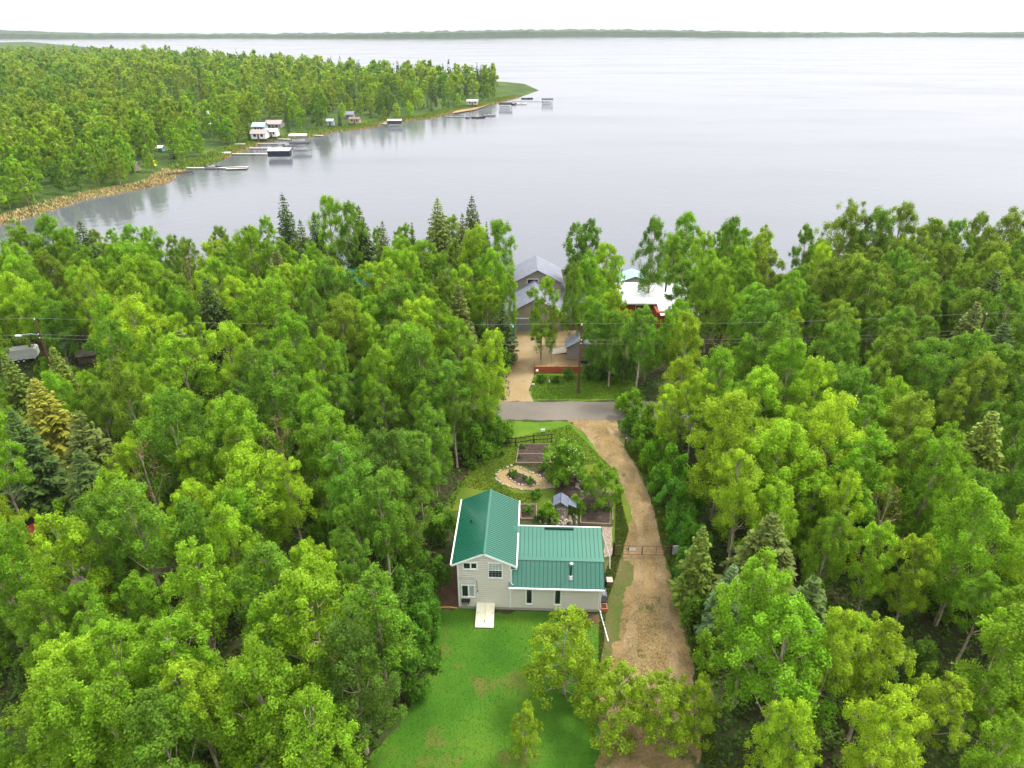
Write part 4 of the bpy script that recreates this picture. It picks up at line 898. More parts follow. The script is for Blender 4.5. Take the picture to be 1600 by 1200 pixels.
t = thing('slide', 'yellow playground slide next to the turquoise playhouse', 'slide', G(243, 259, .1), R(30)); MB().slab([(-.4, -1.4, .3), (.4, -1.4, .3), (.4, 1.0, 1.8), (-.4, 1.0, 1.8)], .08).build('chute', mat('slide_yellow', (.75, .55, .04)), t)
for x in (-.4, .4): MB().tube([(x, 1.0, 0), (x, 1.0, 1.9)], .05, 5).build('leg', GALV, t)
p = G(314, 183, .5); t = thing('motorhome', 'long white motorhome in a clearing of the far woods', 'motorhome', p, R(4))
MB().prism([(-4.6, .5), (4.3, .5), (4.7, 1.2), (4.5, 2.2), (4.0, 3.3), (-4.6, 3.3)], -1.25, 1.25).build('body', WHITE, t, .06)
wins(t, [(-3.4, -2.2, 1.7, 2.5), (-.5, .6, 1.7, 2.5), (2.2, 3.2, 1.7, 2.5)], -1.26)
for x in (-2.6, 3.0):
    for y in (-1.2, 1.2): MB().tube([(x, y - .12, .45), (x, y + .12, .45)], .45, 10).build('wheel', RUBBER, t)
MB().slab([(.2, -1.3, 3.1), (.2, -3.2, 2.6), (3.0, -3.2, 2.6), (3.0, -1.3, 3.1)], .05).build('awning', BLUEGREY, t)
p = G(303, 184, .5); t = thing('camper', 'small white camper beside the long motorhome', 'camper', p); MB().prism([(-2, .5), (2, .5), (2.2, 1.4), (1.6, 2.7), (-1.8, 2.7), (-2.2, 1.4)], -1.1, 1.1).build('body', WHITE, t, .06); wins(t, [(-.8, .8, 1.4, 2.1)], -1.12, GLASS, mat('grey_trim', (.3, .3, .3)))
for y in (-1.1, 1.1): MB().tube([(0, y - .1, .36), (0, y + .1, .36)], .36, 10).build('wheel', RUBBER, t)
# reeds, beach, shore grass
def along_shore(i0, i1, n, dmin, dmax, g):
    seg = SH[i0:i1 + 1]; d = np.linalg.norm(np.diff(seg, axis=0), axis=1); cum = np.concatenate([[0], np.cumsum(d)])
    s = g.random(n) * cum[-1]; k = np.clip(np.searchsorted(cum, s) - 1, 0, len(d) - 1); t_ = (s - cum[k]) / d[k]
    p = seg[k] + (seg[k + 1] - seg[k]) * t_[:, None]; nv = np.stack([-(seg[k + 1] - seg[k])[:, 1], (seg[k + 1] - seg[k])[:, 0]], 1) / d[k][:, None]
    return p + nv * (dmin + (dmax - dmin) * g.random(n))[:, None]
def blades(name, P, hgt, wdt, col, seed, lean=.35, kind='stuff'):
    g = np.random.default_rng(seed); N = len(P); h_ = hgt * (.6 + .8 * g.random(N)); a = g.random(N) * 6.28
    dx = np.stack([np.cos(a), np.sin(a), 0 * a], 1) * wdt / 2; up = np.stack([g.normal(size=N) * lean, g.normal(size=N) * lean, np.ones(N)], 1) * h_[:, None]
    Q = np.stack([P - dx, P + dx, P + up + dx * .2, P + up - dx * .2], 1)
    o = bpy.data.objects.new(name, leaves_mesh(name, Q, g.random(N), NEEDLE)); link(o); o.color = (*col, 1); o['kind'] = kind; return o
def zat(P): return np.concatenate([P, far_z(shore_dist(P[:, 0], P[:, 1]))[:, None]], 1)
g0 = np.random.default_rng(11)
P = zat(along_shore(0, 9, 50000, -1.2, 6.8, g0)); blades('reeds', P, .55, .3, (.46, .33, .16), 1, .6)
P = zat(along_shore(9, 24, 14000, 0, 9, g0)); blades('shore_grass', P, .6, .6, (.16, .24, .03), 2)
P = zat(along_shore(11, 24, 5000, -.5, 2.5, g0)); blades('beach_reeds', P, .5, .5, (.38, .26, .11), 3)
sheet('beach', [tuple(v) for v in (G(596, 194, -1.2), G(612, 192, -1.2), G(612, 189, -.8), G(590, 189, -.8))], -1.0, SAND, .3, 1.0, 31)
sheet('far_beach', [tuple(v) for v in (G(706, 178, -1.3), G(742, 172, -1.3), G(760, 166, -1.3), G(775, 160, -1.3), G(760, 160, -.9), G(735, 166, -.9), G(712, 172, -.9))], -1.05, SAND, .3, 1.5, 32)
# ------------------------------------------------------------------ trees
def proto(kind, tr, Q, tint, leafm, barkm):
    return (tr.mesh('trunk', barkm), leaves_mesh('crown', Q, tint, leafm))
ASP = []; POP = []; SPR = []; SHB = []
for i in range(9):                                                  # slender aspens, unit height 13
    tr, Q, T_ = broadleaf(100 + i, 13, 2.15 + .15 * (i % 3), .3 - .03 * (i % 3), 150, 150, .155, (.36, .62)); ASP.append(proto('a', tr, Q, T_, LEAF, BARK))
TAL = []
for i in range(4):                                                  # bare-trunked aspens, unit height 15
    tr, Q, T_ = broadleaf(150 + i, 15, 2.1 + .12 * i, .46 + .04 * (i % 3), 120, 150, .155, (.34, .6), .15); TAL.append(proto('a', tr, Q, T_, LEAF, BARK))
for i in range(9):                                                  # broad poplars, unit height 13
    tr, Q, T_ = broadleaf(200 + i, 13, 2.9 + .2 * (i % 3), .24, 200, 145, .165, (.42, .72), .17); POP.append(proto('p', tr, Q, T_, LEAF, BARK))
for i in range(6):
    tr, Q, T_ = conifer(300 + i, 12, 1.75 + .15 * (i % 3), .05 + .02 * (i % 3)); SPR.append(proto('s', tr, Q, T_, NEEDLE, BARKD))
for i in range(5):                                                  # bushes, unit height 2.5
    tr, Q, T_ = broadleaf(400 + i, 2.5, 1.4, .06, 70, 70, .16, (.22, .42), .05); SHB.append(proto('b', tr, Q, T_, LEAF, BARKD))
YEL = []
for i in range(3):                                                  # airy young trees with small leaves, unit height 7
    tr, Q, T_ = broadleaf(500 + i, 7, 2.1, .18, 150, 100, .13, (.24, .48), .08); YEL.append(proto('y', tr, Q, T_, LEAF, BARK))

TREES = []                                                          # everything planted, for labels and spacing
def plant(name, cat, protos, unit, x, y, H, wide, col, r_, z=0, label=None, group=None):
    s = H / unit; t = thing(name, label, cat, (x, y, z), r_.random() * 6.28, group)
    tm, cm = r_.choice(protos)
    part('trunk', tm, t, scale=(s * wide, s * wide, s))
    part('crown', cm, t, scale=(s * wide, s * wide, s), col=col)
    TREES.append(dict(o=t, x=x, y=y, H=H, kind=name, col=col, lab=label is None, cat=cat)); return t
TINTS = {'bright yellow-green': (.3, .46, .026), 'fresh green': (.21, .38, .022), 'leaf green': (.155, .3, .026), 'deep green': (.115, .225, .028), 'olive green': (.2, .315, .028), 'pale lime': (.34, .44, .04)}
SPT = {'dark green': (.065, .11, .022), 'brown-green': (.1, .135, .024), 'olive': (.15, .205, .026), 'blue-green': (.1, .17, .06), 'golden-green': (.24, .25, .028)}
def vary(c, r_, a=.1): k = 1 + r_.uniform(-a, a); return (c[0] * k * (1 + r_.uniform(-.08, .08)), c[1] * k, c[2] * k)

VIS = [(560, 1215), (628, 1120), (668, 1050), (690, 952), (694, 890), (704, 800), (728, 748), (762, 712), (790, 690), (806, 655), (797, 628), (797, 520), (803, 455), (806, 395), (885, 395), (886, 520), (898, 560), (960, 580), (975, 605), (972, 640), (985, 690),
       (1012, 760), (1044, 850), (1060, 950), (1085, 1050), (1100, 1130), (1120, 1215)]
BOXES = [(968, 446, 1040, 482), (985, 300, 1008, 445), (16, 534, 54, 566), (548, 419, 578, 443), (1213, 330, 1240, 420), (90, 533, 112, 550), (52, 812, 80, 855), (128, 550, 150, 575), (1278, 455, 1295, 475)]
def inpoly(x, y, P):
    c = False; j = len(P) - 1
    for i in range(len(P)):
        if (P[i][1] > y) != (P[j][1] > y) and x < (P[j][0] - P[i][0]) * (y - P[i][1]) / (P[j][1] - P[i][1]) + P[i][0]: c = not c
        j = i
    return c
def blocked(x, y, H, rad, base):
    for t_ in (0, base, .5, .75, 1.0):
        for sx in ((-.9, 0, .9) if base <= t_ < 1 else (0,)):
            px, py = proj(x + sx * rad * (1 if t_ < .8 else .7), y, H * t_)
            if inpoly(px, py, VIS): return True
            for b_ in BOXES:
                if b_[0] < px < b_[2] and b_[1] < py < b_[3]: return True
    return False
NAMED = []
for q in TREES:
    if q['lab'] or q['kind'] in ('shrub', 'young_tree', 'apple_tree', 'garden_tree'): continue
    a_, b_ = proj(q['x'], q['y'], q['H']), proj(q['x'], q['y'], q['H'] * (.35 if q['kind'] == 'spruce_tree' else .62))
    hw = (1.0 if q['kind'] == 'spruce_tree' else 1.3) * F_PX / (q['y'] * cp + 38 * sp_)
    NAMED.append((min(a_[0], b_[0]) - hw, max(a_[0], b_[0]) + hw, a_[1] - 2, b_[1], q['y']))
def covers(x, y, H, rad):
    for t_ in (.62, .8, 1.0):
        for sx in (-.8, 0, .8):
            px, py = proj(x + sx * rad * (1 if t_ < .9 else .4), y, H * t_)
            for a, b_, c, d, yy in NAMED:
                if a < px < b_ and c < py < d and y < yy + .5: return True
    return False
def gap_noise(x, y): return math.sin(x * .21 + 1.3 * math.sin(y * .13)) + math.sin(y * .26 + 1.1 * math.sin(x * .17) + 2) + .7 * math.sin((x + y) * .37)
BUILT = [(-5.5, 9, 42, 53), (-2, 15, 103, 131), (17, 32, 105, 120), (21, 27.5, 126, 133)]
def free(x, y, dmin, pad=0):
    for a, b_, c, d in BUILT:
        if a - pad < x < b_ + pad and c - pad < y < d + pad: return False
    if RY0 - .6 + (abs(x) > 40) * (abs(x) - 40) * .04 < y < RY1 + .6 + (abs(x) > 40) * (abs(x) - 40) * .04: return False
    for q in TREES:
        if (q['x'] - x) ** 2 + (q['y'] - y) ** 2 < (dmin if q['kind'] != 'shrub' else 1.6) ** 2: return False
    return True
def tint_at(px, py, r_):
    """which greens the photo shows in which part of the wood"""
    k = r_.random()
    if px > 1290 and py < 620: return 'olive green' if k < .6 else 'leaf green'
    if 985 < px < 1420 and 540 < py < 800: return 'bright yellow-green' if k < .75 else 'fresh green'
    if px > 1050 and py > 800: return 'bright yellow-green' if k < .55 else 'fresh green'
    if 520 < px < 800 and py > 600: return 'leaf green' if k < .6 else ('fresh green' if k < .85 else 'deep green')
    if px < 520 and py > 640: return 'fresh green' if k < .6 else ('bright yellow-green' if k < .85 else 'leaf green')
    if py < 420: return 'fresh green' if k < .6 else 'olive green'
    return 'fresh green' if k < .5 else ('leaf green' if k < .75 else ('bright yellow-green' if k < .92 else 'olive green'))
r1 = random.Random(42)
# spruces named one by one: top x, top y, height, width factor, tint, label
for px, py, H, wd, tn, lb in [
    (440, 300, 17.5, .82, 'dark green', 'tallest dark spruce on the lake edge rising left of the poplar pair'), (468, 343, 15, .9, 'brown-green', 'brown-green spruce just right of the tallest dark lakeside spruce'),
    (489, 334, 14.5, .8, 'dark green', 'narrow dark spruce between the brown spruce and the poplar pair'), (560, 321, 16, .9, 'dark green', 'dark spruce behind the green roofed cottage'),
    (597, 345, 14.5, .85, 'brown-green', 'brown-green spruce between the green roofed cottage and the broad poplar'), (643, 345, 14.5, .55, 'dark green', 'thin dark spruce spire above the broad lakeside poplar'),
    (683, 309, 17, 1.05, 'olive', 'olive spruce with clear outline against the lake'), (737, 305, 17.5, .85, 'brown-green', 'tall brown-green spruce beside the twin spire on the lake edge'),
    (722, 333, 15.5, .8, 'brown-green', 'shorter twin of the tall brown-green lakeside spruce'), (760, 345, 14.5, .5, 'dark green', 'thin dark spire beside the tall lakeside poplar near the grey house'),
    (123, 345, 15, 1.15, 'dark green', 'dark spruce standing alone against the bay water'), (1100, 820, 9.2, .95, 'olive', 'olive spruce at the edge of the dirt driveway'),
    (1148, 880, 8.6, 1.15, 'blue-green', 'blue-green spruce next to the olive driveway spruce'), (52, 590, 12, 1.3, 'golden-green', 'broad golden-tipped spruce in the left of the wood'),
    (118, 640, 13, 1.3, 'brown-green', 'broad brown-green spruce behind the golden-tipped spruce'), (80, 540, 11, 1.0, 'olive', 'olive young spruce in front of the white cargo trailer'),
    (320, 432, 14.5, 1.1, 'dark green', 'dark spruce with layered boughs in the middle of the left wood'), (278, 510, 14, 1.25, 'olive', 'olive spruce with sweeping boughs beside the tall clump of pale trunks'),
    (5, 548, 11.5, .9, 'olive', 'slim spruce at the white cargo trailer nose'), (430, 390, 14.5, 1.2, 'brown-green', 'dense brown-green spruce left of the green roofed cottage'),
    (470, 385, 14, 1.1, 'dark green', 'dense dark spruce right beside the green roofed cottage'), (510, 395, 13.5, 1.15, 'brown-green', 'brown-green spruce in front of the poplar pair'),
    (496, 440, 9, 1.1, 'olive', 'small olive spruce in front of the green roofed cottage'), (455, 455, 12.5, 1.1, 'brown-green', 'brown-green spruce at the back of the dense left wood'),
    (785, 470, 10, 1.1, 'dark green', 'dark spruce beside the garage of the grey house'), (715, 440, 13, 1.1, 'brown-green', 'brown-green spruce by the faded brown roof'),
    (1210, 800, 12, 1.3, 'brown-green', 'brown-green spruce shaded under the bright trees right of the driveway'), (1275, 900, 11, 1.3, 'dark green', 'dark spruce deep in the shade of the right wood'),
    (1560, 420, 14.5, 1.3, 'dark green', 'dark spruce at the far right end of the lakeside wood'), (1575, 500, 14.5, 1.3, 'dark green', 'dark spruce in front of the far right power pole'),
    (1530, 470, 13.5, 1.2, 'brown-green', 'brown-green spruce next to the far right power pole'), (1555, 640, 13, 1.2, 'olive', 'olive spruce at the right end of the wood before the road'), (120, 700, 12, 1.2, 'dark green', 'dark spruce over the shaded orange tent'), (15, 640, 12.5, 1.2, 'dark green', 'dark spruce at the shaded left margin of the wood')]:
    p = G(px, py, H * 1.0); plant('spruce_tree', 'spruce', SPR, 12, p.x, min(p.y, near_shore(p.x) - 3), H, wd * (1.42 if wd > .6 else 1.1), vary(SPT[tn], r1, .1), r1, label=lb, group='spruces in the lakeside woods')
# broadleaf trees named one by one
for px, py, H, nm, wd, tn, lb in [
    (512, 308, 17.5, 'poplar_tree', .85, 'fresh green', 'tall lakeside poplar, taller of the pair above the green roofed cottage'), (546, 318, 16.5, 'poplar_tree', .75, 'leaf green', 'lakeside poplar, slimmer of the pair above the green roofed cottage'),
    (780, 345, 15.5, 'poplar_tree', .95, 'fresh green', 'tall poplar at the left of the grey lake house'), (738, 352, 15.5, 'aspen_tree', 1.1, 'bright yellow-green', 'yellow-green aspen below the twin brown spruces'), (765, 395, 14, 'poplar_tree', .9, 'fresh green', 'poplar standing in front of the tall one by the grey lake house'),
    (655, 378, 15, 'poplar_tree', 1.25, 'fresh green', 'broad poplar between the two lakeside cottages'), (612, 390, 14, 'poplar_tree', 1.1, 'fresh green', 'rounded poplar next to the green roofed cottage'),
    (905, 350, 15.5, 'aspen_tree', .95, 'leaf green', 'tall dark-topped aspen right of the grey house porch'), (925, 344, 16, 'aspen_tree', .9, 'leaf green', 'tallest aspen between the grey house and the white roofed cabin'), (945, 375, 14.5, 'aspen_tree', 1.1, 'bright yellow-green', 'yellow-green aspen left of the white roofed cabin'),
    (918, 400, 14.5, 'poplar_tree', .9, 'fresh green', 'full poplar behind the grey garden shed'), (962, 400, 12.5, 'aspen_tree', .65, 'bright yellow-green', 'aspen overhanging the end of the white roofed cabin'), (935, 470, 12, 'aspen_tree', 1.1, 'leaf green', 'aspen in the dense clump beside the grey garden shed'), (960, 490, 11, 'poplar_tree', .8, 'leaf green', 'poplar in front of the red brown cabin wall'),
    (1025, 345, 16, 'poplar_tree', .75, 'leaf green', 'dark poplar at the right side of the lake gap'), (1078, 332, 15, 'poplar_tree', .95, 'fresh green', 'tall bright poplar behind the white roofed cabin'), (1055, 370, 11.5, 'poplar_tree', .9, 'fresh green', 'poplar between the dark poplar and the tall bright one'), (1105, 365, 14.5, 'poplar_tree', .85, 'bright yellow-green', 'bright poplar right of the tallest by the white cabin'),
    (1147, 340, 16, 'poplar_tree', .7, 'leaf green', 'slim poplar standing apart against the lake'), (1195, 358, 15, 'aspen_tree', 1.05, 'bright yellow-green', 'yellow-green aspen left of the small lake notch'), (1265, 347, 15.5, 'aspen_tree', .75, 'leaf green', 'narrow aspen right of the small lake notch'), (1283, 385, 13.5, 'poplar_tree', .8, 'bright yellow-green', 'bright poplar below the narrow aspen of the lake notch'),
    (1328, 320, 17, 'poplar_tree', 1.0, 'olive green', 'tall olive poplar opening the right lakeside row'), (1375, 330, 16.5, 'poplar_tree', .95, 'leaf green', 'second tall poplar of the right lakeside row'), (1419, 322, 17, 'poplar_tree', .9, 'olive green', 'tallest olive poplar in the right lakeside row'), (1465, 343, 15.5, 'poplar_tree', .95, 'olive green', 'olive poplar after the dip in the right lakeside row'), (1497, 345, 15.5, 'poplar_tree', .8, 'leaf green', 'green poplar of the right lakeside row before the last pair'), (1535, 338, 16, 'poplar_tree', .8, 'olive green', 'olive poplar, first of the last pair on the right shore'), (1580, 333, 16.5, 'poplar_tree', 1.0, 'olive green', 'olive poplar, second of the last pair on the right shore'),
    (70, 338, 15.5, 'poplar_tree', 1.0, 'fresh green', 'poplar on the bay shore left of the lone dark spruce'), (20, 352, 15, 'poplar_tree', 1.0, 'fresh green', 'poplar at the left end of the bay shore'), (235, 354, 14.5, 'aspen_tree', 1.0, 'fresh green', 'aspen alone against the bay water right of the dark spruce'), (265, 368, 13.5, 'aspen_tree', .85, 'olive green', 'thin olive aspen leaning over the bay water'), (180, 385, 13.5, 'poplar_tree', 1.0, 'fresh green', 'rounded poplar below the lone aspen by the bay'), (330, 375, 14, 'poplar_tree', 1.1, 'bright yellow-green', 'yellow-green poplar on the bay shore before the spruces'), (385, 355, 15, 'poplar_tree', 1.0, 'fresh green', 'poplar left of the tallest dark spruce'), (415, 338, 15.5, 'aspen_tree', .8, 'fresh green', 'slim aspen touching the tallest dark spruce'),
    (200, 475, 14.5, 'poplar_tree', 1.2, 'bright yellow-green', 'broad yellow-green tree with a clump of pale trunks'), (768, 520, 13, 'aspen_tree', 1.0, 'bright yellow-green', 'yellow-green aspen at the road edge left of the sand drive'), (735, 565, 12, 'poplar_tree', .9, 'fresh green', 'poplar beside the road left of the sand drive aspen'), (705, 560, 12.5, 'aspen_tree', 1.1, 'leaf green', 'aspen hiding the road bend behind the lilac bush'), (1016, 506, 9, 'poplar_tree', .95, 'fresh green', 'poplar in front of the red brown cabin and its porch roof'), (1066, 470, 11, 'poplar_tree', 1.0, 'fresh green', 'poplar covering the right end of the white roofed cabin'), (980, 512, 8.5, 'aspen_tree', 1.0, 'leaf green', 'low aspen below the red brown cabin wall'), (690, 425, 12.5, 'aspen_tree', 1.1, 'olive green', 'olive aspen in front of the faded brown roof'), (722, 415, 13, 'aspen_tree', 1.0, 'bright yellow-green', 'yellow-green aspen right of the faded brown roof'), (795, 430, 12, 'aspen_tree', .7, 'fresh green', 'slim aspen overlapping the left gable of the grey lake house'),
    (840, 402, 13.5, 'aspen_tree', 1.0, 'fresh green', 'slender aspen in front of the grey lake house'), (862, 470, 9.5, 'aspen_tree', .5, 'olive green', 'thin sapling aspen beside the red fence'), (893, 372, 14.5, 'aspen_tree', .6, 'olive green', 'dark trunked sparse aspen left of the grey garden shed')]:
    p = G(px, py, H)
    fx = {840: (4.4, 93), 862: (6.0, 92.5), 893: (8.9, 95.5)}.get(px)
    x, y = (fx if fx else (p.x, min(p.y, near_shore(p.x) - 2.5)))
    if fx: H = CAM_H - (CAM_H - H) * 0 - (CAM_H - 0) + H
    plant(nm, nm.split('_')[0], ASP if nm[0] == 'a' else POP, 13, x, y, H, wd, vary(TINTS[tn], r1), r1, label=lb, group='broadleaf trees of the lakeside woods')
DED = []
for i in range(3):                                                  # nearly bare grey trees
    tr, Q, T_ = broadleaf(640 + i, 12, 2.1, .3, 110, 4, .2, (.3, .6), .14); DED.append(proto('d', tr, Q, T_, LEAF, mat('grey_dead_bark', (.36, .28, .2), (.2, .14, .1), rough=.95)))
for px, py, H, lb in [(300, 885, 10.5, 'bare dead tree with an arching pale limb in the lower left wood'), (290, 398, 13.5, 'leafless brown tree by the bay shore'), (1312, 395, 11.5, 'reddish bare tree below the tall olive poplar'), (432, 650, 12.5, 'nearly bare brown tree in the middle of the left wood'), (1395, 760, 12, 'half dead brown tree in the right wood'), (215, 690, 12.5, 'thin leafless tree beside the shaded clearing'), (1130, 520, 13, 'bare twiggy tree behind the bright group right of the road')]:
    p = G(px, py, H); plant('dead_tree', 'dead tree', DED, 12, p.x, p.y, H, 1.0, vary((.16, .13, .04), r1), r1, label=lb, group='bare trees in the woods')
# garden trees and shrubs
def shrub(px, py, H, wd, col, label, protos=None, unit=2.5, name='shrub', cat='shrub', z=0):
    p = G(px, py, z); col = (col[0] * 2.0, col[1] * 1.9, col[2] * 1.0); return plant(name, cat, protos or SHB, unit, p.x, p.y, H, wd, col, r1, z, label)
tr, Q, T_ = broadleaf(610, 4.6, 2.5, .14, 210, 90, .17, (.3, .52), .12)
APL = [proto('apple', tr, Q, T_, LEAF, BARKD)]
shrub(880, 752, 4.6, .95, (.085, .175, .02), 'round leafy apple tree dotted with white blossom in the garden', APL, 4.6, 'apple_tree', 'apple tree')
g1 = np.random.default_rng(5); t_ = TREES[-1]; top = Q[np.argsort(-(np.linalg.norm(Q.mean(1) - np.array([0, 0, 2.2]), axis=1)))[:6000]].mean(1); pk = top[g1.choice(len(top), 200, replace=False)]
Qb = leaf_quads(pk * np.array([.97, .97, 1.01]), (pk - np.array([0, 0, 2])) + g1.normal(size=pk.shape) * .5, .15 * np.ones(len(pk)), g1, .9)
BL = mat('white_blossom', (.5, .56, .32), (.4, .46, .25)); part('blossom', leaves_mesh('blossom', Qb, np.ones(len(pk)), BL), t_['o'])
shrub(940, 792, 5.2, 1.25, (.085, .175, .014), 'airy green shrub tree beside the five sided raised bed', YEL, 7, 'garden_tree', 'tree')
for a in [(768, 703, 4.2, .95, (.06, .14, .02), 'large lilac bush at the end of the rail fence'), (742, 722, 4.4, .8, (.07, .155, .02), 'round bush with pale flowers at the left lawn edge'), (752, 690, 4.8, .85, (.06, .14, .018), 'tall bush behind the lilac by the rail fence'), (790, 690, 2.6, .8, (.08, .17, .02), 'small bush near the middle post of the rail fence'),
          (857, 812, 1.9, 1.0, (.1, .2, .02), 'bright leafy bush beside the stone garden oven'), (898, 800, 1.9, .9, (.1, .21, .02), 'bright bush right of the stone garden oven'), (838, 778, 1.0, 1.1, (.05, .14, .02), 'low green plant clump on the garden lawn'), (825, 803, 1.0, .9, (.07, .17, .02), 'leafy plant in the shallow planted bed'), (843, 812, 1.1, .9, (.05, .13, .02), 'dark green plant at the corner of the long roof'),
          (805, 745, .9, .8, (.07, .17, .03), 'small hosta like plant in the ring bed'), (828, 757, .9, .9, (.07, .18, .03), 'leafy plant at the open end of the ring bed'), (815, 702, .7, 1.1, (.05, .13, .02), 'strawberry like greenery at the back of the two part bed'), (812, 718, .6, .9, (.06, .12, .03), 'low plant in the front half of the two part bed'), (798, 742, .8, .8, (.09, .18, .02), 'yellowish plant at the back of the ring bed'), (820, 750, .7, .7, (.05, .13, .03), 'dark plant in the middle of the ring bed'), (850, 735, 1.0, 1.0, (.06, .15, .02), 'low leafy plant between ring path and apple tree'), (905, 748, .9, 1.0, (.07, .16, .02), 'leafy clump among the border stones'), (915, 765, 1.1, .9, (.08, .17, .02), 'leafy clump at the corner of the five sided bed'), (948, 800, .8, .9, (.09, .18, .02), 'plant inside the driveway side of the five sided bed'), (947, 782, 1.2, .7, (.08, .17, .02), 'climbing plant at the corner of the five sided bed'),
          (846, 597, 1.0, 1.2, (.03, .085, .02), 'dark bush in front of the left end of the red fence'), (867, 598, 1.0, 1.1, (.035, .09, .02), 'dark low bush in front of the middle of the red fence'), (888, 593, 1.7, 1.0, (.05, .12, .02), 'tall bush left of the lawn utility pole'), (925, 592, 2.8, 1.2, (.05, .13, .02), 'tall bush right of the lawn utility pole'), (945, 588, 3.2, 1.2, (.035, .09, .025), 'dark bush at the right end of the roadside lawn'), (965, 596, 3.6, 1.1, (.06, .13, .02), 'leafy bush closing the right side of the roadside lawn'),
          (975, 525, 3.6, .8, (.06, .13, .02), 'dark bush below the left end of the red brown cabin'), (998, 520, 3.4, .8, (.08, .17, .02), 'bright bush below the red brown cabin wall'), (983, 648, 3.4, 1.0, (.1, .2, .02), 'bright bush where the road meets the right wood'), (990, 676, 3.2, .9, (.06, .14, .02), 'bush behind the black mailbox'), (1002, 705, 3.0, .9, (.07, .15, .02), 'bush on the driveway edge below the mailbox'), (930, 745, 1.2, .9, (.2, .2, .03), 'yellowish bush between apple tree and driveway'),
          (1048, 800, 3.6, .9, (.05, .145, .025), 'bright poplar thicket bush beside the driveway before the gate'), (1062, 850, 3.2, .9, (.05, .15, .025), 'young thicket bush behind the white slatted panel'), (1072, 905, 3.0, .9, (.05, .14, .025), 'thicket bush below the gate on the driveway edge'), (1030, 770, 3.2, .9, (.06, .155, .02), 'thicket bush on the driveway bend'),
          (1022, 735, 4.2, .8, (.08, .18, .015), 'tall bright thicket above the driveway bend'), (1045, 765, 4.8, .75, (.07, .17, .015), 'tallest thicket above the driveway bend'), (1066, 822, 4.6, .75, (.06, .155, .02), 'tall thicket behind the white slatted panel'), (1082, 880, 4.4, .75, (.055, .14, .02), 'tall thicket behind the lower driveway bushes'), (1098, 985, 3.6, .8, (.06, .13, .02), 'bush under the olive driveway spruce'), (1105, 1040, 3.4, .9, (.09, .17, .02), 'bush at the lowest bend of the driveway edge'), (1012, 690, 4.6, .75, (.085, .17, .015), 'tall bush behind the mailbox bushes'),
          (668, 985, 4.4, .7, (.05, .13, .02), 'young poplar thicket at the lawn edge by the yellow hose'), (655, 1030, 4.8, .75, (.055, .14, .02), 'tall young thicket on the lower lawn edge'), (640, 1085, 4.4, .8, (.05, .125, .02), 'young thicket at the lower lawn corner'), (645, 960, 4.8, .75, (.05, .12, .02), 'dark thicket under the bare aspen trunks by the lawn'), (672, 925, 3.8, .8, (.055, .13, .02), 'thicket leaning over the bare earth beside the house'), (612, 1010, 4.6, .85, (.045, .115, .02), 'deep thicket behind the lawn edge'), (690, 845, 3.8, .75, (.06, .14, .02), 'bush against the long side of the two storey wing')]:
    shrub(*a)
for a in [(878, 1082, 7.4, 1.35, (.125, .195, .02), 'airy yellow-green young tree on the lawn in front of the long roof'), (955, 1150, 6.6, 1.3, (.125, .195, .02), 'yellow young tree on the lawn near the drain pipe end'), (820, 1180, 4.6, .9, (.125, .195, .02), 'low yellow-green young tree at the lower lawn edge'), (1025, 1158, 6.2, 1.25, (.125, .195, .02), 'yellow young tree at the lower end of the driveway'), (1078, 1160, 6.0, .9, (.125, .195, .02), 'yellow young tree against the right wood at the driveway end')]:
    shrub(*a[:5], a[5], YEL, 7, 'young_tree', 'young tree')
# the near woods, filled in
def fill(n, ymin, ymax, dm, names):
    k = 0; tries = 0
    while k < n and tries < n * 60:
        tries += 1; y = ymin + (ymax - ymin) * r1.random() ** 1.0; zc = y * cp + 38 * sp_; x = r1.uniform(-1, 1) * (.79 * zc)
        if y > near_shore(x) - 4: continue
        if gap_noise(x, y) < -1.15: continue
        bx, by = proj(x, y, 0)
        if bx < 160 and 650 < by < 900 and r1.random() < .75: continue
        nm = r1.choice(names); H = r1.uniform(9.5, 15.2) if y < 112 else r1.uniform(8.5, 12.5)
        if y < 52: H *= .93
        wd = r1.uniform(.85, 1.2); rad = (2.2 if nm == 'aspen_tree' else 3.0) * wd * H / 13
        if not free(x, y, dm, 2.2) or blocked(x, y, H, rad, .3) or (covers(x, y, H, rad) and r1.random() < .93): continue
        px, py = proj(x, y, H * .8)
        if py < 345 or (py > 1230 and px > -20): continue
        if py < 395 and r1.random() < .7: continue
        tn = tint_at(px, py, r1)
        pr = (TAL if (520 < px < 720 and py > 600 or r1.random() < .3) else ASP) if nm[0] == 'a' else POP
        plant(nm, nm.split('_')[0], pr, 15 if pr is TAL else 13, x, y, H * (1.06 if pr is TAL else 1), wd, vary(TINTS[tn], r1, .14), r1, group=nm.split('_')[0] + 's of the near woods'); TREES[-1]['tn'] = tn; k += 1
    return k
nf = fill(200, 24, 132, 4.3, ['aspen_tree', 'poplar_tree', 'poplar_tree'])
nf += fill(210, 24, 132, 2.8, ['aspen_tree', 'aspen_tree', 'poplar_tree'])
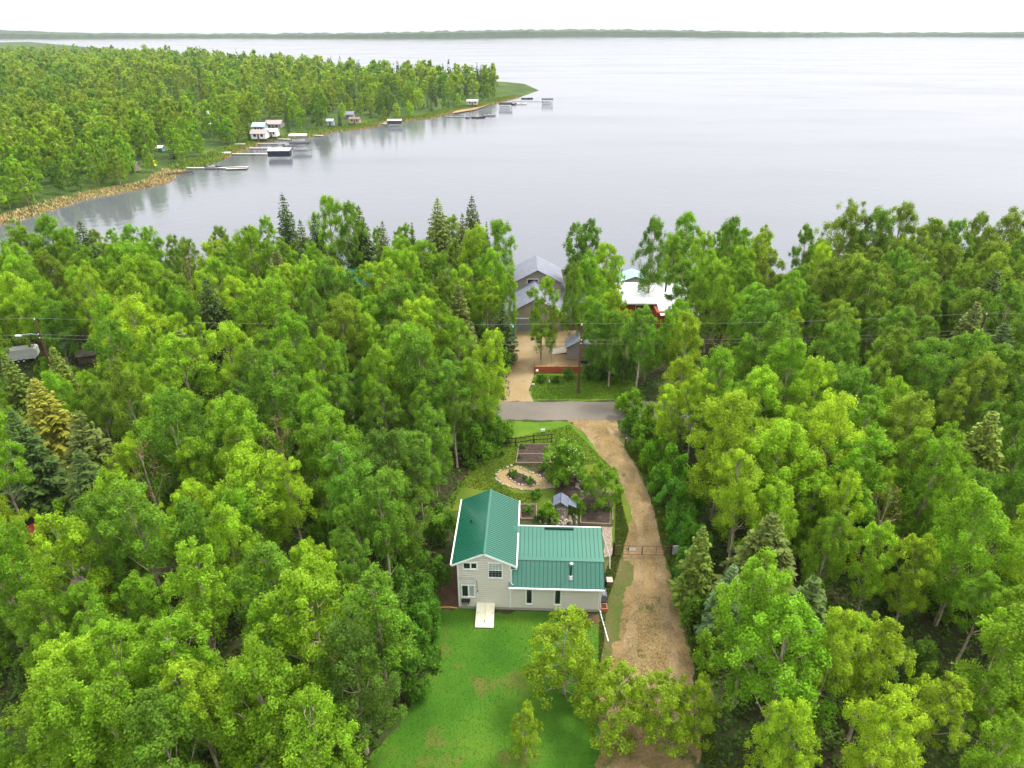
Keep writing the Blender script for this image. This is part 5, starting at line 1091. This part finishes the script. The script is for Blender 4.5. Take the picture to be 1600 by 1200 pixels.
def fill_low(n, dm):
    k = tries = 0
    while k < n and tries < n * 40:
        tries += 1; y = r1.uniform(24, 130); zc = y * cp + 42 * sp_; x = r1.uniform(-1, 1) * .79 * zc; H = r1.uniform(2.0, 4.6); wd = r1.uniform(.7, 1.0)
        if y > near_shore(x) - 3 or blocked(x, y, H, 1.3 * wd * H / 2.5, .1): continue
        bad = False
        for a, b_, c, d_ in BUILT:
            if a - 1 < x < b_ + 1 and c - 1 < y < d_ + 1: bad = True
        if bad or RY0 - 1 < y < RY1 + 1 or any((q['x'] - x) ** 2 + (q['y'] - y) ** 2 < dm * dm for q in TREES): continue
        tn = r1.choice(['leaf green', 'fresh green', 'deep green', 'deep green', 'olive green'])
        plant('shrub', 'shrub', SHB, 2.5, x, y, H, wd, vary(TINTS[tn], r1), r1, group='undergrowth shrubs of the near woods'); TREES[-1]['tn'] = tn; k += 1
    return k
ns = fill_low(230, 1.7)
print('fill', nf, ns, {k: sum(1 for q in TREES if q['kind'] == k) for k in {q['kind'] for q in TREES}})
# shoreline trees of the far side: single trees near the water, one mass behind them
r2 = random.Random(9); g2 = np.random.default_rng(9)
LOWA = []
for i in range(4):
    tr, Q, T_ = broadleaf(700 + i, 13, 3.9, .14, 100, 22, .66, (.5, .95), .15); LOWA.append((tr, Q, T_))
LOWS = [conifer(720 + i, 13, 2.0, .05, .75, 1.9) for i in range(2)]
LPROT = [proto('l', *q, LEAF, BARK) for q in LOWA]; LSPR = [proto('l', *q, NEEDLE, BARKD) for q in LOWS]
FBOX = [(302, 170, 330, 186), (398, 206, 432, 219), (416, 190, 440, 202), (508, 186, 526, 198), (541, 186, 570, 196), (592, 188, 625, 198), (726, 158, 758, 176), (243, 232, 258, 260), (200, 260, 214, 270), (325, 195, 336, 204)]
FT = []
ntry = 0
while len(FT) < 9000 and ntry < 60000:
    ntry += 1; y = 172 + 1000 * r2.random() ** 1.5; x = r2.uniform(-.86 * y - 40, 40)
    FT.append((x, y))
FT = np.array(FT); dd = shore_dist(FT[:, 0], FT[:, 1])
sel = []; grid = {}
for (x, y), d in zip(FT, dd):
    if d < (7.5 if y < 262 else 6.5): continue
    mind = 4.4 + max(0, y - 300) * .006
    c = (int(x // 6), int(y // 6))
    if any((x - a) ** 2 + (y - b_) ** 2 < mind ** 2 for i in (-1, 0, 1) for j in (-1, 0, 1) for a, b_ in grid.get((c[0] + i, c[1] + j), ())): continue
    H = r2.uniform(7, 16) if d > 22 else r2.uniform(6, 12)
    if proj(x, y, 0)[0] > 772: continue
    ok = True
    for t_ in (0, .5, 1):
        px, py = proj(x, y, H * t_)
        for b_ in FBOX:
            if b_[0] - 4 < px < b_[2] + 4 and b_[1] < py < b_[3]: ok = False
    if not ok: continue
    grid.setdefault(c, []).append((x, y)); sel.append((x, y, d, H))
sel.sort(key=lambda q: q[2] + q[1] * .06)
ind = sel[:130]; rest = sel[130:]
for x, y, d, H in ind:
    px, py = proj(x, y, H); sprc = r2.random() < (.3 if 340 < px < 700 else .06)
    z = float(far_z(np.array([d]))[0])
    if sprc: q = plant('spruce_tree', 'spruce', LSPR, 13, x, y, H * 1.1, .9, vary(SPT['dark green'], r2), r2, z, group='trees along the far shore'); TREES[-1]['tn'] = 'dark green'
    else:
        tn = 'fresh green' if px < 480 and r2.random() < .55 else r2.choice(['olive green', 'leaf green', 'deep green', 'bright yellow-green']); plant('birch_tree', 'birch', LPROT, 13, x, y, H, r2.uniform(.8, 1.1), vary(TINTS[tn], r2), r2, z, group='trees along the far shore'); TREES[-1]['tn'] = tn
    TREES[-1]['far'] = True
def mass(name, lst, colf, seed, keep=1.0, conf=.1):
    g = np.random.default_rng(seed); by = {}
    for x, y, d, H in lst:
        k = 's' if g.random() < conf(x, y) else 'b%d' % int(g.random() * 3)
        by.setdefault(k, []).append((x, y, d, H))
    for k, l in by.items():
        QQ = []; TT = []
        for x, y, d, H in l:
            _, Q, T_ = (LOWS[int(g.random() * 2)] if k == 's' else LOWA[int(g.random() * 4)])
            m_ = g.random(len(Q)) < keep; Q = Q[m_]; a = g.random() * 6.28; s = H / 13; ca, sa = math.cos(a) * s, math.sin(a) * s
            if keep < 1: c_ = Q.mean(1, keepdims=True); Q = c_ + (Q - c_) * (1 / keep) ** .5
            Qx = Q[..., 0] * ca - Q[..., 1] * sa + x; Qy = Q[..., 0] * sa + Q[..., 1] * ca + y; Qz = Q[..., 2] * s + float(far_z(np.array([d]))[0])
            QQ.append(np.stack([Qx, Qy, Qz], -1)); TT.append(np.clip(T_[m_] * .75 + .25 * g.random(), 0, 1))
        o = bpy.data.objects.new(name, leaves_mesh(name, np.concatenate(QQ), np.concatenate(TT), NEEDLE if k == 's' else LEAF)); link(o); o['kind'] = 'stuff'
        o.color = (*colf(k), 1)
def cf(k): return {'s': SPT['dark green'], 'b0': (.24, .37, .03), 'b1': (.16, .3, .03), 'b2': (.24, .335, .035)}[k]
cfn = lambda x, y: .45 if (y > 370 and x > -260) else .17
mass('far_woods', [q for q in rest if q[1] < 520], cf, 21, .4, cfn)
mass('distant_woods', [(q[0], q[1], q[2], q[3] * 1.1) for q in rest if q[1] >= 520], cf, 22, .09, cfn)

# forest floor greenery and grass tufts
g3 = np.random.default_rng(4)
N = 120000; Y = g3.uniform(24, 132, N); X = g3.uniform(-1, 1, N) * .8 * (Y * cp + 45 * sp_)
keep = np.array([not inpoly(*proj(x, y, 0), VIS) and not (RY0 - .3 < y < RY1 + .3) and not any(a < x < b_ and c < y < d for a, b_, c, d in BUILT) for x, y in zip(X, Y)])
P = np.stack([X, Y, .05 + .55 * g3.random(N) ** 2], 1)[keep]
Q = leaf_quads(P, np.array([[0, 0, 1.]]) + g3.normal(size=P.shape) * .5, .36 * (.6 + .8 * g3.random(len(P))), g3)
o = bpy.data.objects.new('undergrowth', leaves_mesh('undergrowth', Q, g3.random(len(P)), LEAF)); link(o); o.color = (.085, .16, .02, 1); o['kind'] = 'stuff'
def tufts(name, poly_px, n, hgt, wdt, col, seed, edge=None):
    g = np.random.default_rng(seed); xs = [p[0] for p in poly_px]; ys = [p[1] for p in poly_px]; out = []
    pts = gp(poly_px); x0, x1 = min(p.x for p in pts), max(p.x for p in pts); y0, y1 = min(p.y for p in pts), max(p.y for p in pts); pl = [(p.x, p.y) for p in pts]
    while len(out) < n:
        x, y = g.uniform(x0, x1), g.uniform(y0, y1)
        if inpoly(x, y, pl): out.append((x, y, .0))
    return blades(name, np.array(out), hgt, wdt, col, seed, .5)
tufts('grass', [(560, 1215), (664, 1050), (676, 985), (690, 958), (935, 962), (945, 1010), (955, 1060), (970, 1215)], 14000, .08, .06, (.095, .2, .014), 51)
tufts('grass', [(738, 730), (775, 692), (890, 664), (925, 700), (958, 735), (930, 725), (860, 735), (812, 728), (772, 740), (800, 770), (850, 772), (830, 800), (811, 800), (780, 770), (716, 760)], 16000, .12, .09, (.13, .19, .014), 52)
tufts('grass', [(832, 624), (830, 600), (840, 586), (960, 590), (985, 624)], 12000, .12, .12, (.12, .21, .014), 53)
tufts('grass', [(962, 735), (972, 790), (982, 830), (970, 870), (960, 905), (946, 950), (944, 1000), (934, 1060), (938, 930), (944, 900), (960, 860), (962, 800)], 9000, .13, .08, (.085, .125, .016), 54)
tufts('weeds', [(975, 700), (1003, 740), (1020, 790), (1034, 850), (1050, 900), (1068, 960), (1084, 1030), (1100, 1200), (1120, 1200), (1100, 1040), (1060, 880), (1040, 800), (1015, 735), (985, 690)], 9000, .25, .14, (.09, .14, .016), 55)
tufts('weeds', [(1000, 930), (1035, 930), (1050, 1000), (1030, 1060), (990, 1050), (975, 985)], 2600, .07, .06, (.08, .11, .016), 56)

# ------------------------------------------------------------------ a label for every tree of the woods
LM = [(1, 48, 'the green-roofed house'), (12.4, 50, 'the driveway gate'), (12, 62, 'the garden driveway'), (14, 40, 'the lower driveway'), (9, 83, 'the lawn utility pole'), (3.5, 104, 'the grey lake house'), (24, 110, 'the white-roofed cabin'), (-13, 112, 'the green cottage'), (-11, 113, 'the faded brown roof'), (-60, 91, 'the cargo trailer'), (-7, 42, 'the lower lawn'),
      (-6, 62, 'the lilac bush'), (-34, 52, 'the dark red car'), (45, 112, 'the half hidden grey cabin'), (62, 83, 'the power pole in dark trees'), (15, 72, 'the black mailbox'), (-46, 88, 'the firewood rack'), (-20, 79, 'the shaded road bend'), (30, 78, 'the hidden road'), (-38, 66, 'the orange tent')]
pg = G(563, 447, 0); LM[7] = (pg.x, pg.y, LM[7][2]); pg = G(706, 448, 0); LM[8] = (pg.x, pg.y, LM[8][2]); pg = G(62, 842); LM[12] = (pg.x, pg.y, LM[12][2]); pg = G(35, 566); LM[9] = (pg.x, pg.y, LM[9][2]); pg = G(139, 566); LM[16] = (pg.x, pg.y, LM[16][2]); pg = G(36, 716); LM[19] = (pg.x, pg.y, LM[19][2]); pg = G(1285, 480); LM[13] = (pg.x, pg.y, LM[13][2])
FLM = [(px, py, nm) for px, py, nm in [(60, 335, 'the reed bank'), (207, 268, 'the pinkish hut'), (250, 245, 'the turquoise playhouse'), (285, 266, 'the slipway'), (314, 183, 'the motorhome'), (354, 240, 'the upturned boat'), (404, 215, 'the mauve roofed cabin'), (427, 202, 'the bungalow'), (516, 196, 'the pale blue shed'), (556, 193, 'the tan shed'), (617, 195, 'the sandy landing'), (680, 183, 'the thin dark dock'), (740, 165, 'the distant beach'), (150, 300, 'the reed bank bend'), (810, 150, 'the most distant dock')]]
FLM = [(*G(a, b_, 0)[:2], c) for a, b_, c in FLM]
ORD = ['first', 'second', 'third', 'fourth', 'fifth', 'sixth', 'seventh', 'eighth', 'ninth', 'tenth', 'eleventh', 'twelfth', 'thirteenth', 'fourteenth', 'fifteenth', 'sixteenth']
groups = {}
for q in TREES:
    if not q['lab']: continue
    x, y = q['x'], q['y']; L = min(FLM if q.get('far') else LM, key=lambda l: (l[0] - x) ** 2 + (l[1] - y) ** 2)
    dx, dy = x - L[0], y - L[1]
    dr = ('right of ' if dx > 0 else 'left of ') if abs(dx) > abs(dy) else ('behind ' if dy > 0 else 'in front of ')
    H = q['H']; sz = ('tall ' if H > 13.4 else 'low ' if H < 11.2 else 'middling ') if q['kind'] != 'shrub' else ('tall ' if H > 3.6 else 'low ')
    groups.setdefault((sz + q['tn'] + ' ' + q['cat'], dr + L[2]), []).append((math.hypot(dx, dy), id(q), q))
for (a, b_), l in groups.items():
    l.sort()
    for i, (_, _, q) in enumerate(l):
        q['o']['label'] = f"{a} {b_}" if len(l) == 1 else f"{a}, {ORD[i]} nearest {b_}"
